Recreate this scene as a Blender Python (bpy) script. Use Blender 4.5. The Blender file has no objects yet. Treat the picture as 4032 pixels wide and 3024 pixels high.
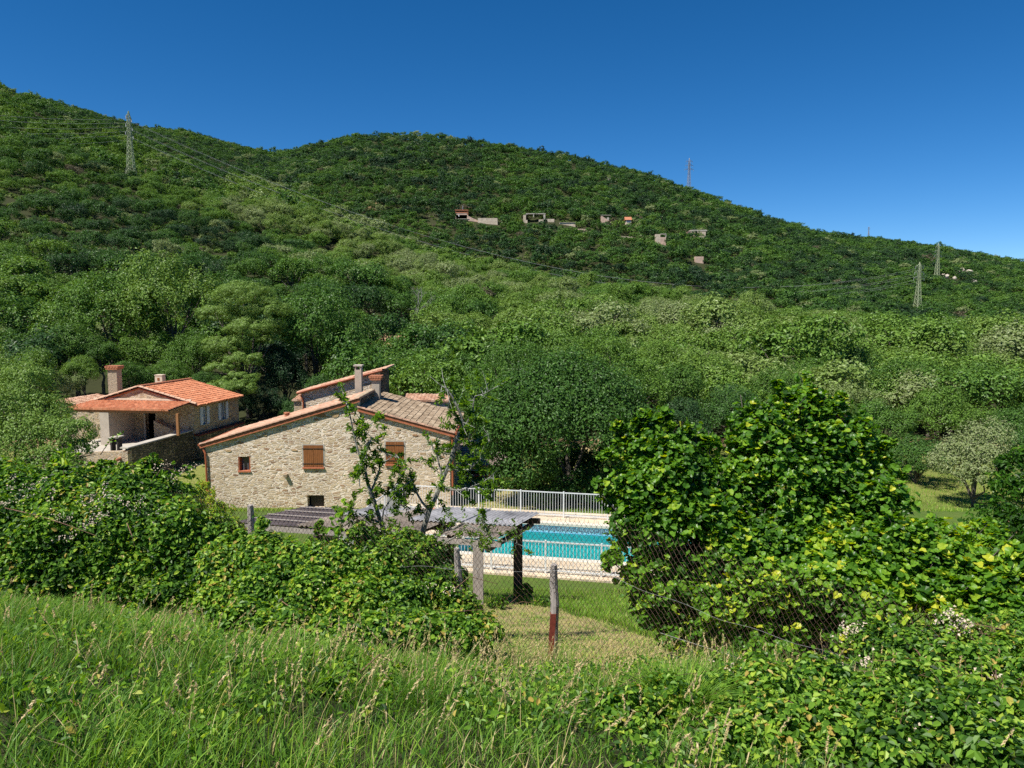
import bpy, math, random
import numpy as np
from mathutils import Vector, Matrix

# ------------------------------------------------------------------ camera, sky, sun
SC = bpy.context.scene
COL = SC.collection
F = 2930.0
PITCH = math.atan(272 / F)
cam_d = bpy.data.cameras.new('camera'); cam = bpy.data.objects.new('camera', cam_d); COL.objects.link(cam)
cam_d.sensor_width = 36; cam_d.lens = 36 * F / 4032; cam_d.clip_start = 0.05; cam_d.clip_end = 9000
cam.location = (0, 0, 0); cam.rotation_euler = (math.pi / 2 - PITCH, 0, 0)
SC.camera = cam
SUN = Vector((-0.42, -0.34, 0.84)).normalized()
sd = bpy.data.lights.new('sun', 'SUN'); sun = bpy.data.objects.new('sun', sd); COL.objects.link(sun)
sd.energy = 5.0; sd.angle = math.radians(0.53); sd.color = (1, 0.95, 0.86)
sun.rotation_euler = (-SUN).to_track_quat('-Z', 'Y').to_euler()
W = bpy.data.worlds.new('World'); SC.world = W; W.use_nodes = True
wn = W.node_tree.nodes; wl = W.node_tree.links
sky = wn.new('ShaderNodeTexSky'); sky.sky_type = 'NISHITA'; sky.sun_disc = False
sky.sun_elevation = math.asin(SUN.z); sky.sun_rotation = math.atan2(SUN.x, SUN.y)
sky.altitude = 4000; sky.air_density = 1.0; sky.dust_density = 0.0; sky.ozone_density = 3.5
hsv = wn.new('ShaderNodeHueSaturation'); hsv.inputs['Saturation'].default_value = 1.32
hsv.inputs['Hue'].default_value = 0.500
wl.new(sky.outputs[0], hsv.inputs['Color']); wl.new(hsv.outputs[0], wn['Background'].inputs[0])
wn['Background'].inputs[1].default_value = 0.085
vs = SC.view_settings; vs.view_transform = 'Standard'; vs.look = 'None'; vs.exposure = 0.6; vs.gamma = 1; vs.use_curve_mapping = False
cy = SC.cycles
cy.max_bounces = 5; cy.diffuse_bounces = 2; cy.glossy_bounces = 2; cy.transmission_bounces = 3; cy.transparent_max_bounces = 6
cy.volume_bounces = 0; cy.caustics_reflective = False; cy.caustics_refractive = False; cy.use_adaptive_sampling = True
cy.adaptive_threshold = 0.02; cy.use_denoising = False

# ------------------------------------------------------------------ pixel <-> world
ct, st = math.cos(PITCH), math.sin(PITCH)
def P(px, py, d):
    u = (px - 2016) / F; v = (1512 - py) / F
    Y = ct + v * st; s = d / Y
    return Vector((u * s, d, (-st + v * ct) * s))
def zpix(py, d):
    v = (1512 - np.asarray(py, float)) / F
    return np.asarray(d, float) * (-st + v * ct) / (ct + v * st)
def topix(p):
    x, y, z = p
    f = y * ct - z * st; up = y * st + z * ct
    return 2016 + F * x / f, 1512 - F * up / f
R0 = np.random.default_rng(7)

# ------------------------------------------------------------------ numpy noise
_perm = np.random.default_rng(3).random((256, 256))
def vnoise(x, y):
    x = np.asarray(x, float); y = np.asarray(y, float)
    xi = np.floor(x).astype(int); yi = np.floor(y).astype(int)
    fx = x - xi; fy = y - yi; fx = fx * fx * (3 - 2 * fx); fy = fy * fy * (3 - 2 * fy)
    a = _perm[xi & 255, yi & 255]; b = _perm[(xi + 1) & 255, yi & 255]
    c = _perm[xi & 255, (yi + 1) & 255]; d = _perm[(xi + 1) & 255, (yi + 1) & 255]
    return (a * (1 - fx) + b * fx) * (1 - fy) + (c * (1 - fx) + d * fx) * fy
def fbm(x, y, o=3):
    s = 0; a = 1; t = 0
    for i in range(o):
        s = s + a * vnoise(x * 2 ** i + 17 * i, y * 2 ** i + 31 * i); t += a; a *= .5
    return s / t * 2 - 1

# ------------------------------------------------------------------ terrain height
NP_ = [-900, 0, 240, 542, 760, 922, 1200, 1450, 1700, 2107, 2513, 2956, 3500, 4032, 4900]
NY = [90, 290, 385, 520, 612, 655, 745, 850, 961, 1060, 1120, 1190, 1245, 1345, 1450]
ND = [400, 390, 380, 365, 345, 330, 310, 290, 270, 240, 220, 205, 195, 190, 190]
SP = [-900, 0, 240, 456, 601, 765, 911, 1100, 1250, 1400, 1600, 1900, 2200, 2500, 2700, 2900, 3200, 3400, 3700, 4032, 4900]
SY = [250, 350, 385, 452, 494, 508, 552, 600, 566, 530, 521, 552, 604, 672, 738, 815, 908, 934, 970, 1040, 1200]
SD = [700, 800, 850, 880, 900, 900, 900, 850, 750, 700, 690, 700, 715, 725, 730, 735, 750, 820, 850, 800, 700]
NEAR_Y = [-60, -10, 0, 2.6, 5, 7.3, 12, 18, 22, 23.6, 32.6, 34.5, 38, 44, 52, 62]
NEAR_Z = [8, 0.4, -1.5, -1.68, -2.55, -3.62, -5.35, -7.3, -8.65, -8.85, -8.85, -9.2, -10.95, -11.1, -10.8, -10.2]
A8 = math.radians(8)
ax = Vector((math.sin(A8), math.cos(A8), 0)); bx_ = Vector((math.cos(A8), -math.sin(A8), 0))
AP = math.radians(11.7)
aP = Vector((math.sin(AP), math.cos(AP), 0)); bP = Vector((math.cos(AP), -math.sin(AP), 0))
POOL0 = Vector((-2.2, 27.05, 0)); POOL_L, POOL_W = 8.8, 4.4
def H(x, y, mesh=False):
    x = np.asarray(x, float); y = np.asarray(y, float)
    zn = np.interp(y, NEAR_Y, NEAR_Z)
    nearw = np.clip((21 - y) / 11, 0, 1) * np.clip((y + 4) / 6, 0, 1)
    zn = zn + nearw * 0.12 * np.clip(-x, 0, 6)
    zn = zn + np.where(y < 21, 0.10, 0.0) * fbm(x * .7, y * .7) * np.clip((22 - y) / 4, 0, 1)
    r = np.hypot(x, y); az = np.clip(np.arctan2(x, y), -0.78, 0.78)
    px = 2016 + F * np.tan(az); D = r * np.cos(az)
    dN = np.interp(px, NP_, ND); zN = zpix(np.interp(px, NP_, NY), dN) - 5.5
    dS = np.interp(px, SP, SD); zS = zpix(np.interp(px, SP, SY), dS) - 5.0
    def seg(D, a, b, za, zb):
        t = np.clip((D - a) / (b - a), 0, 1); return za + (zb - za) * t
    zf = seg(D, 62, 95, -10.2, -7.5 + np.interp(px, [0, 2000, 4000], [3, 0, -1.5]))
    z95 = -7.5 + np.interp(px, [0, 2000, 4000], [3, 0, -1.5])
    zf = np.where(D > 95, seg(D, 95, dN, z95, zN), zf)
    zf = np.where(D > dN, seg(D, dN, dN + 50, zN, zN - 9), zf)
    t = np.clip((D - dN - 50) / np.maximum(dS - dN - 50, 10), 0, 1)
    zf = np.where(D > dN + 50, zN - 9 + (zS - zN + 9) * t ** 0.92, zf)
    zf = np.where(D > dS, zS - (D - dS) * .28, zf)
    am = np.clip((D - 70) / 150, 0, 1) * 4.0 * (1 - .75 * np.exp(-((D - dS) / 40) ** 2)) * (1 - .75 * np.exp(-((D - dN) / 30) ** 2))
    zf = zf + am * fbm(x / 45, y / 45, 3)
    w = np.clip((D - 52) / 12, 0, 1); w = w * w * (3 - 2 * w)
    z = zn * (1 - w) + zf * w
    z = np.where(y < 0, np.minimum(z, zn), z)
    if mesh:
        dx = x - POOL0.x; dy = y - POOL0.y
        l = dx * bP.x + dy * bP.y; m = dx * aP.x + dy * aP.y
        inside = (l > -.5) & (l < POOL_L + .5) & (m > -.5) & (m < POOL_W + .5)
        z = np.where(inside, -11.2, z)
    return z
def hz(x, y): return float(H(np.array([x]), np.array([y]))[0])
def hit(px, py, d0=60., d1=1200., n=2400):
    """first ground point on the sight line through a pixel"""
    d = np.linspace(d0, d1, n); v = (1512 - py) / F; u = (px - 2016) / F
    Y = ct + v * st; X = u * d / Y; Z = d * (-st + v * ct) / Y
    ok = H(X, d) >= Z
    if not ok.any(): k = int(np.argmin(np.where(d > 300, Z - H(X, d), 1e9)))
    else: k = int(np.argmax(ok))
    return Vector((X[k], d[k], float(H(X[k:k + 1], d[k:k + 1])[0])))

# ------------------------------------------------------------------ mesh helpers
def mk(name, V, quads=None, tris=None, mat=None, parent=None, tint=None, smooth=False, polys=None):
    me = bpy.data.meshes.new(name)
    V = np.asarray(V, dtype=np.float32).reshape(-1, 3)
    if polys is not None:
        me.from_pydata([tuple(map(float, v)) for v in V], [], polys)
    else:
        q = np.zeros((0, 4), int) if quads is None or len(quads) == 0 else np.asarray(quads, int).reshape(-1, 4)
        t = np.zeros((0, 3), int) if tris is None or len(tris) == 0 else np.asarray(tris, int).reshape(-1, 3)
        me.vertices.add(len(V)); me.vertices.foreach_set('co', V.ravel())
        nl = q.size + t.size
        me.loops.add(nl); me.loops.foreach_set('vertex_index', np.concatenate([q.ravel(), t.ravel()]).astype(np.int32))
        me.polygons.add(len(q) + len(t))
        ls = np.concatenate([np.arange(len(q)) * 4, q.size + np.arange(len(t)) * 3]).astype(np.int32)
        me.polygons.foreach_set('loop_start', ls)
        me.update(calc_edges=True)
    if tint is not None:
        a = me.attributes.new('tint', 'FLOAT', 'POINT'); a.data.foreach_set('value', np.asarray(tint, np.float32))
    me.polygons.foreach_set('use_smooth', np.full(len(me.polygons), bool(smooth)))
    if mat is not None: me.materials.append(mat)
    o = bpy.data.objects.new(name, me); COL.objects.link(o)
    if parent is not None: o.parent = parent
    return o
class G:
    """collects shapes; build() links them as ONE mesh object"""
    def __init__(s): s.v = []; s.f = []
    def add(s, vs, fs):
        n = len(s.v); s.v += [tuple(v) for v in vs]; s.f += [tuple(i + n for i in f) for f in fs]; return s
    def prism(s, bot, top):
        n = len(bot); fs = [tuple(range(n))[::-1], tuple(range(n, 2 * n))]
        fs += [(i, (i + 1) % n, n + (i + 1) % n, n + i) for i in range(n)]
        return s.add(list(bot) + list(top), fs)
    def box(s, x0, x1, y0, y1, z0, z1, M=None):
        b = [(x0, y0, z0), (x1, y0, z0), (x1, y1, z0), (x0, y1, z0)]
        t = [(x0, y0, z1), (x1, y0, z1), (x1, y1, z1), (x0, y1, z1)]
        if M is not None: b = [M @ Vector(p) for p in b]; t = [M @ Vector(p) for p in t]
        return s.prism(b, t)
    def bar(s, a, b, w, h=None, up=Vector((0, 0, 1))):
        a = Vector(a); b = Vector(b); h = w if h is None else h
        d = (b - a).normalized(); x = d.cross(up)
        if x.length < 1e-4: x = d.cross(Vector((0, 1, 0)))
        x.normalize(); y = x.cross(d)
        c = [(-1, -1), (1, -1), (1, 1), (-1, 1)]
        return s.prism([a + x * i * w / 2 + y * j * h / 2 for i, j in c], [b + x * i * w / 2 + y * j * h / 2 for i, j in c])
    def tube(s, pts, rad, n=6, cap=True):
        pts = [Vector(p) for p in pts]; m = len(pts)
        if not hasattr(rad, '__len__'): rad = [rad] * m
        vs = []; pd = None
        for i, p in enumerate(pts):
            d = (pts[min(i + 1, m - 1)] - pts[max(i - 1, 0)]).normalized()
            if pd is None:
                x = d.cross(Vector((.3, .2, 1))); x = x if x.length > 1e-3 else d.cross(Vector((1, 0, 0)))
            else: x = pd - d * pd.dot(d)
            x.normalize(); pd = x; y = d.cross(x)
            vs += [p + (x * math.cos(2 * math.pi * k / n) + y * math.sin(2 * math.pi * k / n)) * rad[i] for k in range(n)]
        fs = [(i * n + k, i * n + (k + 1) % n, (i + 1) * n + (k + 1) % n, (i + 1) * n + k) for i in range(m - 1) for k in range(n)]
        if cap: fs += [tuple(range(n))[::-1], tuple(range((m - 1) * n, m * n))]
        return s.add(vs, fs)
    def build(s, name, mat, parent=None, smooth=False, M=None):
        V = s.v if M is None else [M @ Vector(v) for v in s.v]
        return mk(name, V, mat=mat, parent=parent, polys=s.f, smooth=smooth)
def empty(name, loc, label, cat, group=None):
    o = bpy.data.objects.new(name, None); COL.objects.link(o); o.location = loc; o.empty_display_size = .3
    o['label'] = label; o['category'] = cat
    if group: o['group'] = group
    return o
def tag(o, label=None, cat=None, group=None, kind=None):
    if label: o['label'] = label
    if cat: o['category'] = cat
    if group: o['group'] = group
    if kind: o['kind'] = kind
    return o
def local(root):
    """builders below work in world space; children are shifted back into the root's space"""
    for ch in [o for o in bpy.data.objects if o.parent == root]:
        _shift(ch, root.location)
_done = set()
def _shift(o, loc):
    if o.type == 'MESH':
        if o.data.name not in _done:
            o.data.transform(Matrix.Translation(-Vector(loc))); _done.add(o.data.name)
    for c in [k for k in bpy.data.objects if k.parent == o]: _shift(c, loc)

# ------------------------------------------------------------------ materials
def newmat(name):
    m = bpy.data.materials.new(name); m.use_nodes = True
    nt = m.node_tree; b = nt.nodes['Principled BSDF']; b.inputs['Specular IOR Level'].default_value = .3
    return m, nt, b
def N(nt, t, **kw):
    n = nt.nodes.new(t)
    for k, v in kw.items(): setattr(n, k, v)
    return n
def ramp(nt, stops, interp='LINEAR'):
    r = nt.nodes.new('ShaderNodeValToRGB'); r.color_ramp.interpolation = interp
    e = r.color_ramp.elements
    while len(e) < len(stops): e.new(0.5)
    for i, (p, c) in enumerate(stops): e[i].position = p; e[i].color = (*c, 1)
    return r
def plain(name, col, rough=.7, noise=.25, scale=6., metal=0., bump=0.0, spec=.3, stretch=(1, 1, 1)):
    m, nt, b = newmat(name); L = nt.links
    tc = N(nt, 'ShaderNodeTexCoord'); mp = N(nt, 'ShaderNodeMapping'); mp.inputs['Scale'].default_value = stretch
    L.new(tc.outputs['Object'], mp.inputs[0])
    nz = N(nt, 'ShaderNodeTexNoise'); nz.inputs['Scale'].default_value = scale; nz.inputs['Detail'].default_value = 6; nz.inputs['Roughness'].default_value = .65
    L.new(mp.outputs[0], nz.inputs[0])
    lo = tuple(c * (1 - noise) for c in col); hi = tuple(min(1, c * (1 + noise)) for c in col)
    r = ramp(nt, [(.3, lo), (.7, hi)]); L.new(nz.outputs[0], r.inputs[0]); L.new(r.outputs[0], b.inputs['Base Color'])
    b.inputs['Roughness'].default_value = rough; b.inputs['Metallic'].default_value = metal; b.inputs['Specular IOR Level'].default_value = spec
    if bump:
        bp = N(nt, 'ShaderNodeBump'); bp.inputs['Strength'].default_value = 1; bp.inputs['Distance'].default_value = bump
        L.new(nz.outputs[0], bp.inputs['Height']); L.new(bp.outputs[0], b.inputs['Normal'])
    return m
def leafmat(name, stops, attr_obj=True, trans=.35, rough=.45, gloss=.25, tintamt=.35):
    """leaf colour from a ramp over the plant's own tone and each leaf's own tint"""
    m, nt, b = newmat(name); L = nt.links
    t = N(nt, 'ShaderNodeAttribute', attribute_name='tint')
    if attr_obj:
        a = N(nt, 'ShaderNodeAttribute', attribute_name='tone', attribute_type='INSTANCER')
        mul = N(nt, 'ShaderNodeMath', operation='MULTIPLY_ADD'); mul.inputs[1].default_value = tintamt * .5
        L.new(t.outputs['Fac'], mul.inputs[0]); L.new(a.outputs['Fac'], mul.inputs[2])
        src = mul.outputs[0]
    else: src = t.outputs['Fac']
    r = ramp(nt, stops); L.new(src, r.inputs[0])
    br = N(nt, 'ShaderNodeHueSaturation'); L.new(r.outputs[0], br.inputs['Color'])
    mr = N(nt, 'ShaderNodeMapRange'); mr.inputs[3].default_value = .72; mr.inputs[4].default_value = 1.35
    L.new(t.outputs['Fac'], mr.inputs[0]); L.new(mr.outputs[0], br.inputs['Value'])
    L.new(br.outputs[0], b.inputs['Base Color'])
    b.inputs['Roughness'].default_value = rough; b.inputs['Specular IOR Level'].default_value = gloss
    tr = N(nt, 'ShaderNodeBsdfTranslucent'); mx = N(nt, 'ShaderNodeMixShader'); mx.inputs[0].default_value = trans
    h2 = N(nt, 'ShaderNodeHueSaturation'); h2.inputs['Value'].default_value = 1.5; h2.inputs['Hue'].default_value = .485; h2.inputs['Saturation'].default_value = 1.1
    L.new(br.outputs[0], h2.inputs['Color']); L.new(h2.outputs[0], tr.inputs[0])
    L.new(b.outputs[0], mx.inputs[1]); L.new(tr.outputs[0], mx.inputs[2])
    L.new(mx.outputs[0], nt.nodes['Material Output'].inputs[0])
    return m
FOL = [(0, (.018, .044, .022)), (.2, (.034, .078, .028)), (.4, (.066, .150, .026)), (.6, (.125, .225, .034)), (.75, (.180, .265, .060)), (.88, (.230, .270, .130)), (1, (.150, .135, .080))]
M = {}
M['crown'] = leafmat('foliage', FOL, trans=.26)
M['leaf_near'] = leafmat('bush_leaf', [(0, (.030, .095, .010)), (.35, (.065, .175, .015)), (.65, (.130, .270, .022)), (.85, (.24, .35, .026)), (1, (.38, .40, .03))], attr_obj=False, trans=.42, rough=.4, gloss=.35)
M['bramble'] = leafmat('bramble_leaf', [(0, (.022, .070, .012)), (.3, (.065, .170, .018)), (.65, (.165, .310, .032)), (.9, (.32, .42, .050)), (1, (.36, .27, .07))], attr_obj=False, trans=.42, rough=.45, gloss=.3)
M['almond'] = leafmat('willowy_leaf', [(0, (.05, .125, .018)), (.5, (.120, .245, .026)), (1, (.24, .36, .035))], attr_obj=False, trans=.4)
M['grass'] = leafmat('grass_blade', [(0, (.040, .105, .014)), (.3, (.095, .225, .022)), (.55, (.175, .320, .032)), (.72, (.26, .37, .045)), (.84, (.34, .28, .12)), (1, (.50, .40, .22))], attr_obj=False, trans=.35, rough=.5, gloss=.3)
M['bark'] = plain('bark', (.10, .085, .07), .9, .5, 5, bump=.03)
M['pale_twig'] = plain('pale_lichened_twig', (.34, .34, .30), .9, .4, 18)
M['grey_bark'] = plain('lichen_bark', (.20, .20, .17), .9, .6, 18, bump=.004)
M['flower'] = plain('bramble_flower', (.50, .42, .32), .8, .35, 60)
M['stem'] = plain('bramble_stem', (.17, .10, .06), .8, .4, 20)
M['old_wood'] = plain('weathered_wood', (.34, .30, .27), .85, .45, 9, bump=.006, stretch=(6, 6, .7))
M['dark_wood'] = plain('dark_timber', (.055, .045, .04), .85, .5, 9, bump=.006, stretch=(6, 6, .7))
M['porch_wood'] = plain('stained_wood', (.28, .13, .05), .7, .3, 9, stretch=(6, 6, .7))
M['shutter'] = plain('brown_shutter', (.25, .095, .032), .6, .35, 9, bump=.003, stretch=(5, 5, .5))
M['white'] = plain('white_paint', (.60, .61, .61), .5, .12, 3)
M['white_sh'] = plain('white_shutter_paint', (.62, .66, .74), .6, .08, 3)
M['rust'] = plain('rusty_red_iron', (.17, .035, .022), .75, .4, 25, bump=.002)
M['rust_wire'] = plain('rusty_wire', (.09, .055, .04), .75, .4, 30, metal=.2)
M['wire'] = plain('galvanised_wire', (.28, .28, .26), .5, .2, 30, metal=.5)
M['terracotta'] = plain('terracotta', (.40, .16, .085), .8, .28, 7, bump=.004)
M['copper'] = plain('painted_downpipe', (.34, .10, .045), .55, .2, 5)
M['coping'] = plain('pale_coping', (.62, .56, .46), .8, .1, 5)
M['plaster'] = plain('grey_render', (.42, .36, .29), .9, .15, 2.5, bump=.006)
M['rough_plaster'] = plain('rough_render', (.40, .32, .23), .95, .35, 9, bump=.06)
M['verge'] = plain('weathered_verge_tile', (.36, .22, .15), .9, .45, 3, bump=.01)
M['cream'] = plain('cream_render', (.62, .52, .40), .9, .08, 3)
M['dark'] = plain('hollow_shade', (.012, .010, .009), .9, .2, 3)  # near-black colour stands for the shade inside rooms and hollows
M['glass'] = plain('window_pane', (.10, .12, .16), .12, .3, 2, spec=.6)
M['black_iron'] = plain('wrought_iron', (.05, .045, .04), .5, .2, 9, metal=.5)
M['brick'] = plain('brick_sill', (.42, .14, .07), .8, .25, 12)
M['lead'] = plain('pylon_paint', (.31, .35, .21), .6, .12, .4, metal=.1)
M['lead2'] = plain('galvanised_steel', (.26, .28, .32), .5, .1, .4, metal=.2)
M['cable'] = plain('aluminium_cable', (.30, .31, .29), .5, .1, .3, metal=.2)
M['rock'] = plain('granite', (.44, .38, .32), .9, .35, .8, bump=.25)
M['concrete'] = plain('stained_concrete', (.42, .38, .32), .9, .25, 2, bump=.01)

def stonemat(name, size, mortar, stops, bump=.03, dirt=0.0, edge=.06, asp=.42):
    m, nt, b = newmat(name); L = nt.links
    tc = N(nt, 'ShaderNodeTexCoord')
    nz0 = N(nt, 'ShaderNodeTexNoise'); nz0.inputs['Scale'].default_value = 2.2; nz0.inputs['Detail'].default_value = 3
    L.new(tc.outputs['Object'], nz0.inputs[0])
    add = N(nt, 'ShaderNodeVectorMath', operation='MULTIPLY_ADD'); add.inputs[1].default_value = (.22, .22, .22)
    L.new(nz0.outputs['Color'], add.inputs[0]); L.new(tc.outputs['Object'], add.inputs[2])
    mp = N(nt, 'ShaderNodeMapping'); mp.inputs['Scale'].default_value = (1 / size, 1 / size, 1 / (size * asp)); L.new(add.outputs[0], mp.inputs[0])
    v1 = N(nt, 'ShaderNodeTexVoronoi', feature='F1'); v1.inputs['Scale'].default_value = 1; v1.inputs['Randomness'].default_value = .9
    v2 = N(nt, 'ShaderNodeTexVoronoi', feature='DISTANCE_TO_EDGE'); v2.inputs['Scale'].default_value = 1; v2.inputs['Randomness'].default_value = .9
    L.new(mp.outputs[0], v1.inputs[0]); L.new(mp.outputs[0], v2.inputs[0])
    sep = N(nt, 'ShaderNodeSeparateColor'); L.new(v1.outputs['Color'], sep.inputs[0])
    r = ramp(nt, stops); L.new(sep.outputs[0], r.inputs[0])
    nz = N(nt, 'ShaderNodeTexNoise'); nz.inputs['Scale'].default_value = 14; nz.inputs['Detail'].default_value = 6; nz.inputs['Roughness'].default_value = .7
    L.new(tc.outputs['Object'], nz.inputs[0])
    nz2 = N(nt, 'ShaderNodeTexNoise'); nz2.inputs['Scale'].default_value = .45; nz2.inputs['Detail'].default_value = 3; L.new(tc.outputs['Object'], nz2.inputs[0])
    # stone / mortar mask, joints of uneven width
    ed = N(nt, 'ShaderNodeMath', operation='MULTIPLY_ADD'); ed.inputs[1].default_value = edge * 2.2; ed.inputs[2].default_value = -edge * .35
    L.new(nz.outputs[0], ed.inputs[0])
    mr = N(nt, 'ShaderNodeMapRange', interpolation_type='SMOOTHSTEP'); L.new(v2.outputs['Distance'], mr.inputs[0]); L.new(ed.outputs[0], mr.inputs[1])
    ed2 = N(nt, 'ShaderNodeMath', operation='ADD'); ed2.inputs[1].default_value = .07; L.new(ed.outputs[0], ed2.inputs[0]); L.new(ed2.outputs[0], mr.inputs[2])
    mix = N(nt, 'ShaderNodeMix', data_type='RGBA'); L.new(mr.outputs[0], mix.inputs[0]); mix.inputs[6].default_value = (*mortar, 1); L.new(r.outputs[0], mix.inputs[7])
    hs = N(nt, 'ShaderNodeHueSaturation'); L.new(mix.outputs[2], hs.inputs['Color'])
    m3 = N(nt, 'ShaderNodeMapRange'); m3.inputs[1].default_value = .3; m3.inputs[2].default_value = .7; m3.inputs[3].default_value = .78; m3.inputs[4].default_value = 1.18
    L.new(nz.outputs[0], m3.inputs[0])
    m4 = N(nt, 'ShaderNodeMapRange'); m4.inputs[1].default_value = .35; m4.inputs[2].default_value = .65; m4.inputs[3].default_value = .88 - dirt; m4.inputs[4].default_value = 1.06
    L.new(nz2.outputs[0], m4.inputs[0])
    mm = N(nt, 'ShaderNodeMath', operation='MULTIPLY'); L.new(m3.outputs[0], mm.inputs[0]); L.new(m4.outputs[0], mm.inputs[1]); L.new(mm.outputs[0], hs.inputs['Value'])
    L.new(hs.outputs[0], b.inputs['Base Color']); b.inputs['Roughness'].default_value = .92; b.inputs['Specular IOR Level'].default_value = .15
    # relief: stones stand proud of the joints, each at its own height
    h1 = N(nt, 'ShaderNodeMath', operation='MULTIPLY_ADD'); L.new(sep.outputs[1], h1.inputs[0]); h1.inputs[1].default_value = .5; h1.inputs[2].default_value = .7
    h2 = N(nt, 'ShaderNodeMath', operation='MULTIPLY'); L.new(h1.outputs[0], h2.inputs[0]); L.new(mr.outputs[0], h2.inputs[1])
    h3 = N(nt, 'ShaderNodeMath', operation='MULTIPLY_ADD'); h3.inputs[1].default_value = .35; L.new(nz.outputs[0], h3.inputs[0]); L.new(h2.outputs[0], h3.inputs[2])
    bp = N(nt, 'ShaderNodeBump'); bp.inputs['Strength'].default_value = 1; bp.inputs['Distance'].default_value = bump
    L.new(h3.outputs[0], bp.inputs['Height']); L.new(bp.outputs[0], b.inputs['Normal'])
    return m
CREAM = [(0, (.40, .28, .17)), (.08, (.52, .40, .26)), (.2, (.62, .48, .31)), (.5, (.70, .56, .40)), (.74, (.60, .46, .31)), (.86, (.46, .32, .19)), (.98, (.34, .20, .12)), (1, (.24, .15, .09))]
M['stone'] = stonemat('rubble_stone', .36, (.78, .665, .54), CREAM, .05, asp=.32, edge=.07)
M['stone_b'] = stonemat('rubble_stone_small', .30, (.50, .42, .33), [(0, (.34, .24, .15)), (.3, (.50, .38, .24)), (.7, (.56, .44, .29)), (1, (.26, .17, .11))], .04, .06)
M['stone_shaded'] = stonemat('shaded_stone', .34, (.12, .105, .085), [(0, (.10, .09, .07)), (.4, (.24, .20, .15)), (.8, (.34, .28, .20)), (1, (.08, .10, .05))], .06, .3, edge=.08)  # darker stone copy, shade of the right-facing walls put into its colour
M['paving'] = stonemat('stone_paving', .42, (.44, .38, .30), [(0, (.60, .48, .33)), (.5, (.68, .56, .40)), (1, (.58, .45, .31))], .004, .02, edge=.025, asp=1)

def tilemat(name, stops, rough=.85, w=.20, l=.34, lich=None):
    m, nt, b = newmat(name); L = nt.links
    uv = N(nt, 'ShaderNodeUVMap')
    nz = N(nt, 'ShaderNodeTexNoise'); nz.inputs['Scale'].default_value = 5; nz.inputs['Detail'].default_value = 6; nz.inputs['Roughness'].default_value = .7
    tc = N(nt, 'ShaderNodeTexCoord'); L.new(tc.outputs['Object'], nz.inputs[0])
    mp = N(nt, 'ShaderNodeMapping'); mp.inputs['Scale'].default_value = (1 / w, 1 / l, 1); L.new(uv.outputs[0], mp.inputs[0])
    fl = N(nt, 'ShaderNodeVectorMath', operation='FLOOR'); L.new(mp.outputs[0], fl.inputs[0])
    wn_ = N(nt, 'ShaderNodeTexWhiteNoise', noise_dimensions='2D'); L.new(fl.outputs[0], wn_.inputs[0])
    ad = N(nt, 'ShaderNodeMath', operation='MULTIPLY_ADD'); ad.inputs[1].default_value = .55; L.new(wn_.outputs['Value'], ad.inputs[0])
    sb = N(nt, 'ShaderNodeMath', operation='MULTIPLY_ADD'); sb.inputs[1].default_value = 1.3; sb.inputs[2].default_value = -.42; L.new(nz.outputs[0], sb.inputs[0]); L.new(sb.outputs[0], ad.inputs[2])
    r = ramp(nt, stops); L.new(ad.outputs[0], r.inputs[0]); L.new(r.outputs[0], b.inputs['Base Color'])
    b.inputs['Roughness'].default_value = rough; b.inputs['Specular IOR Level'].default_value = .2
    return m
M['tile_new'] = tilemat('orange_roof_tile', [(0, (.36, .12, .06)), (.5, (.50, .19, .095)), (1, (.60, .28, .16))])
M['tile_pink'] = tilemat('sunbleached_tile', [(0, (.30, .15, .09)), (.5, (.46, .27, .18)), (1, (.58, .42, .31))])
M['tile_old'] = tilemat('lichened_tile', [(0, (.10, .075, .05)), (.35, (.22, .16, .105)), (.7, (.36, .275, .19)), (1, (.46, .38, .28))])
M['tile_grey'] = tilemat('grey_old_tile', [(0, (.12, .09, .07)), (.5, (.24, .19, .16)), (1, (.34, .29, .25))])

# ground: tint attribute picks the surface that lies there (0 litter soil, also shade painted under grass and brambles, .3 bare earth, .6 dry grass, 1 lawn)
m, nt, b = newmat('ground_cover'); L = nt.links
t = N(nt, 'ShaderNodeAttribute', attribute_name='tint'); tc = N(nt, 'ShaderNodeTexCoord')
nz = N(nt, 'ShaderNodeTexNoise'); nz.inputs['Scale'].default_value = 1.3; nz.inputs['Detail'].default_value = 8; nz.inputs['Roughness'].default_value = .75; L.new(tc.outputs['Object'], nz.inputs[0])
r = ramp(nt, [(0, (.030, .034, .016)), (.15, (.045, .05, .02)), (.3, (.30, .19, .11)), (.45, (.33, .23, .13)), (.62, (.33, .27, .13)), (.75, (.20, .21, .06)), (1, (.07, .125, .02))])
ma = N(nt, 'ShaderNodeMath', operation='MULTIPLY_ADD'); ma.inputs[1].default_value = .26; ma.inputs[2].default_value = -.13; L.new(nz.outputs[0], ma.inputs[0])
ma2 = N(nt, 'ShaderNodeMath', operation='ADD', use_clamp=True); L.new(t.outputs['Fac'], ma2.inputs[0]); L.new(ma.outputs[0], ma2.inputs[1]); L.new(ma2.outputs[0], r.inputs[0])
L.new(r.outputs[0], b.inputs['Base Color']); b.inputs['Roughness'].default_value = .95; b.inputs['Specular IOR Level'].default_value = .1
bp = N(nt, 'ShaderNodeBump'); bp.inputs['Distance'].default_value = .12; L.new(nz.outputs[0], bp.inputs['Height']); L.new(bp.outputs[0], b.inputs['Normal'])
M['ground'] = m
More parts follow.
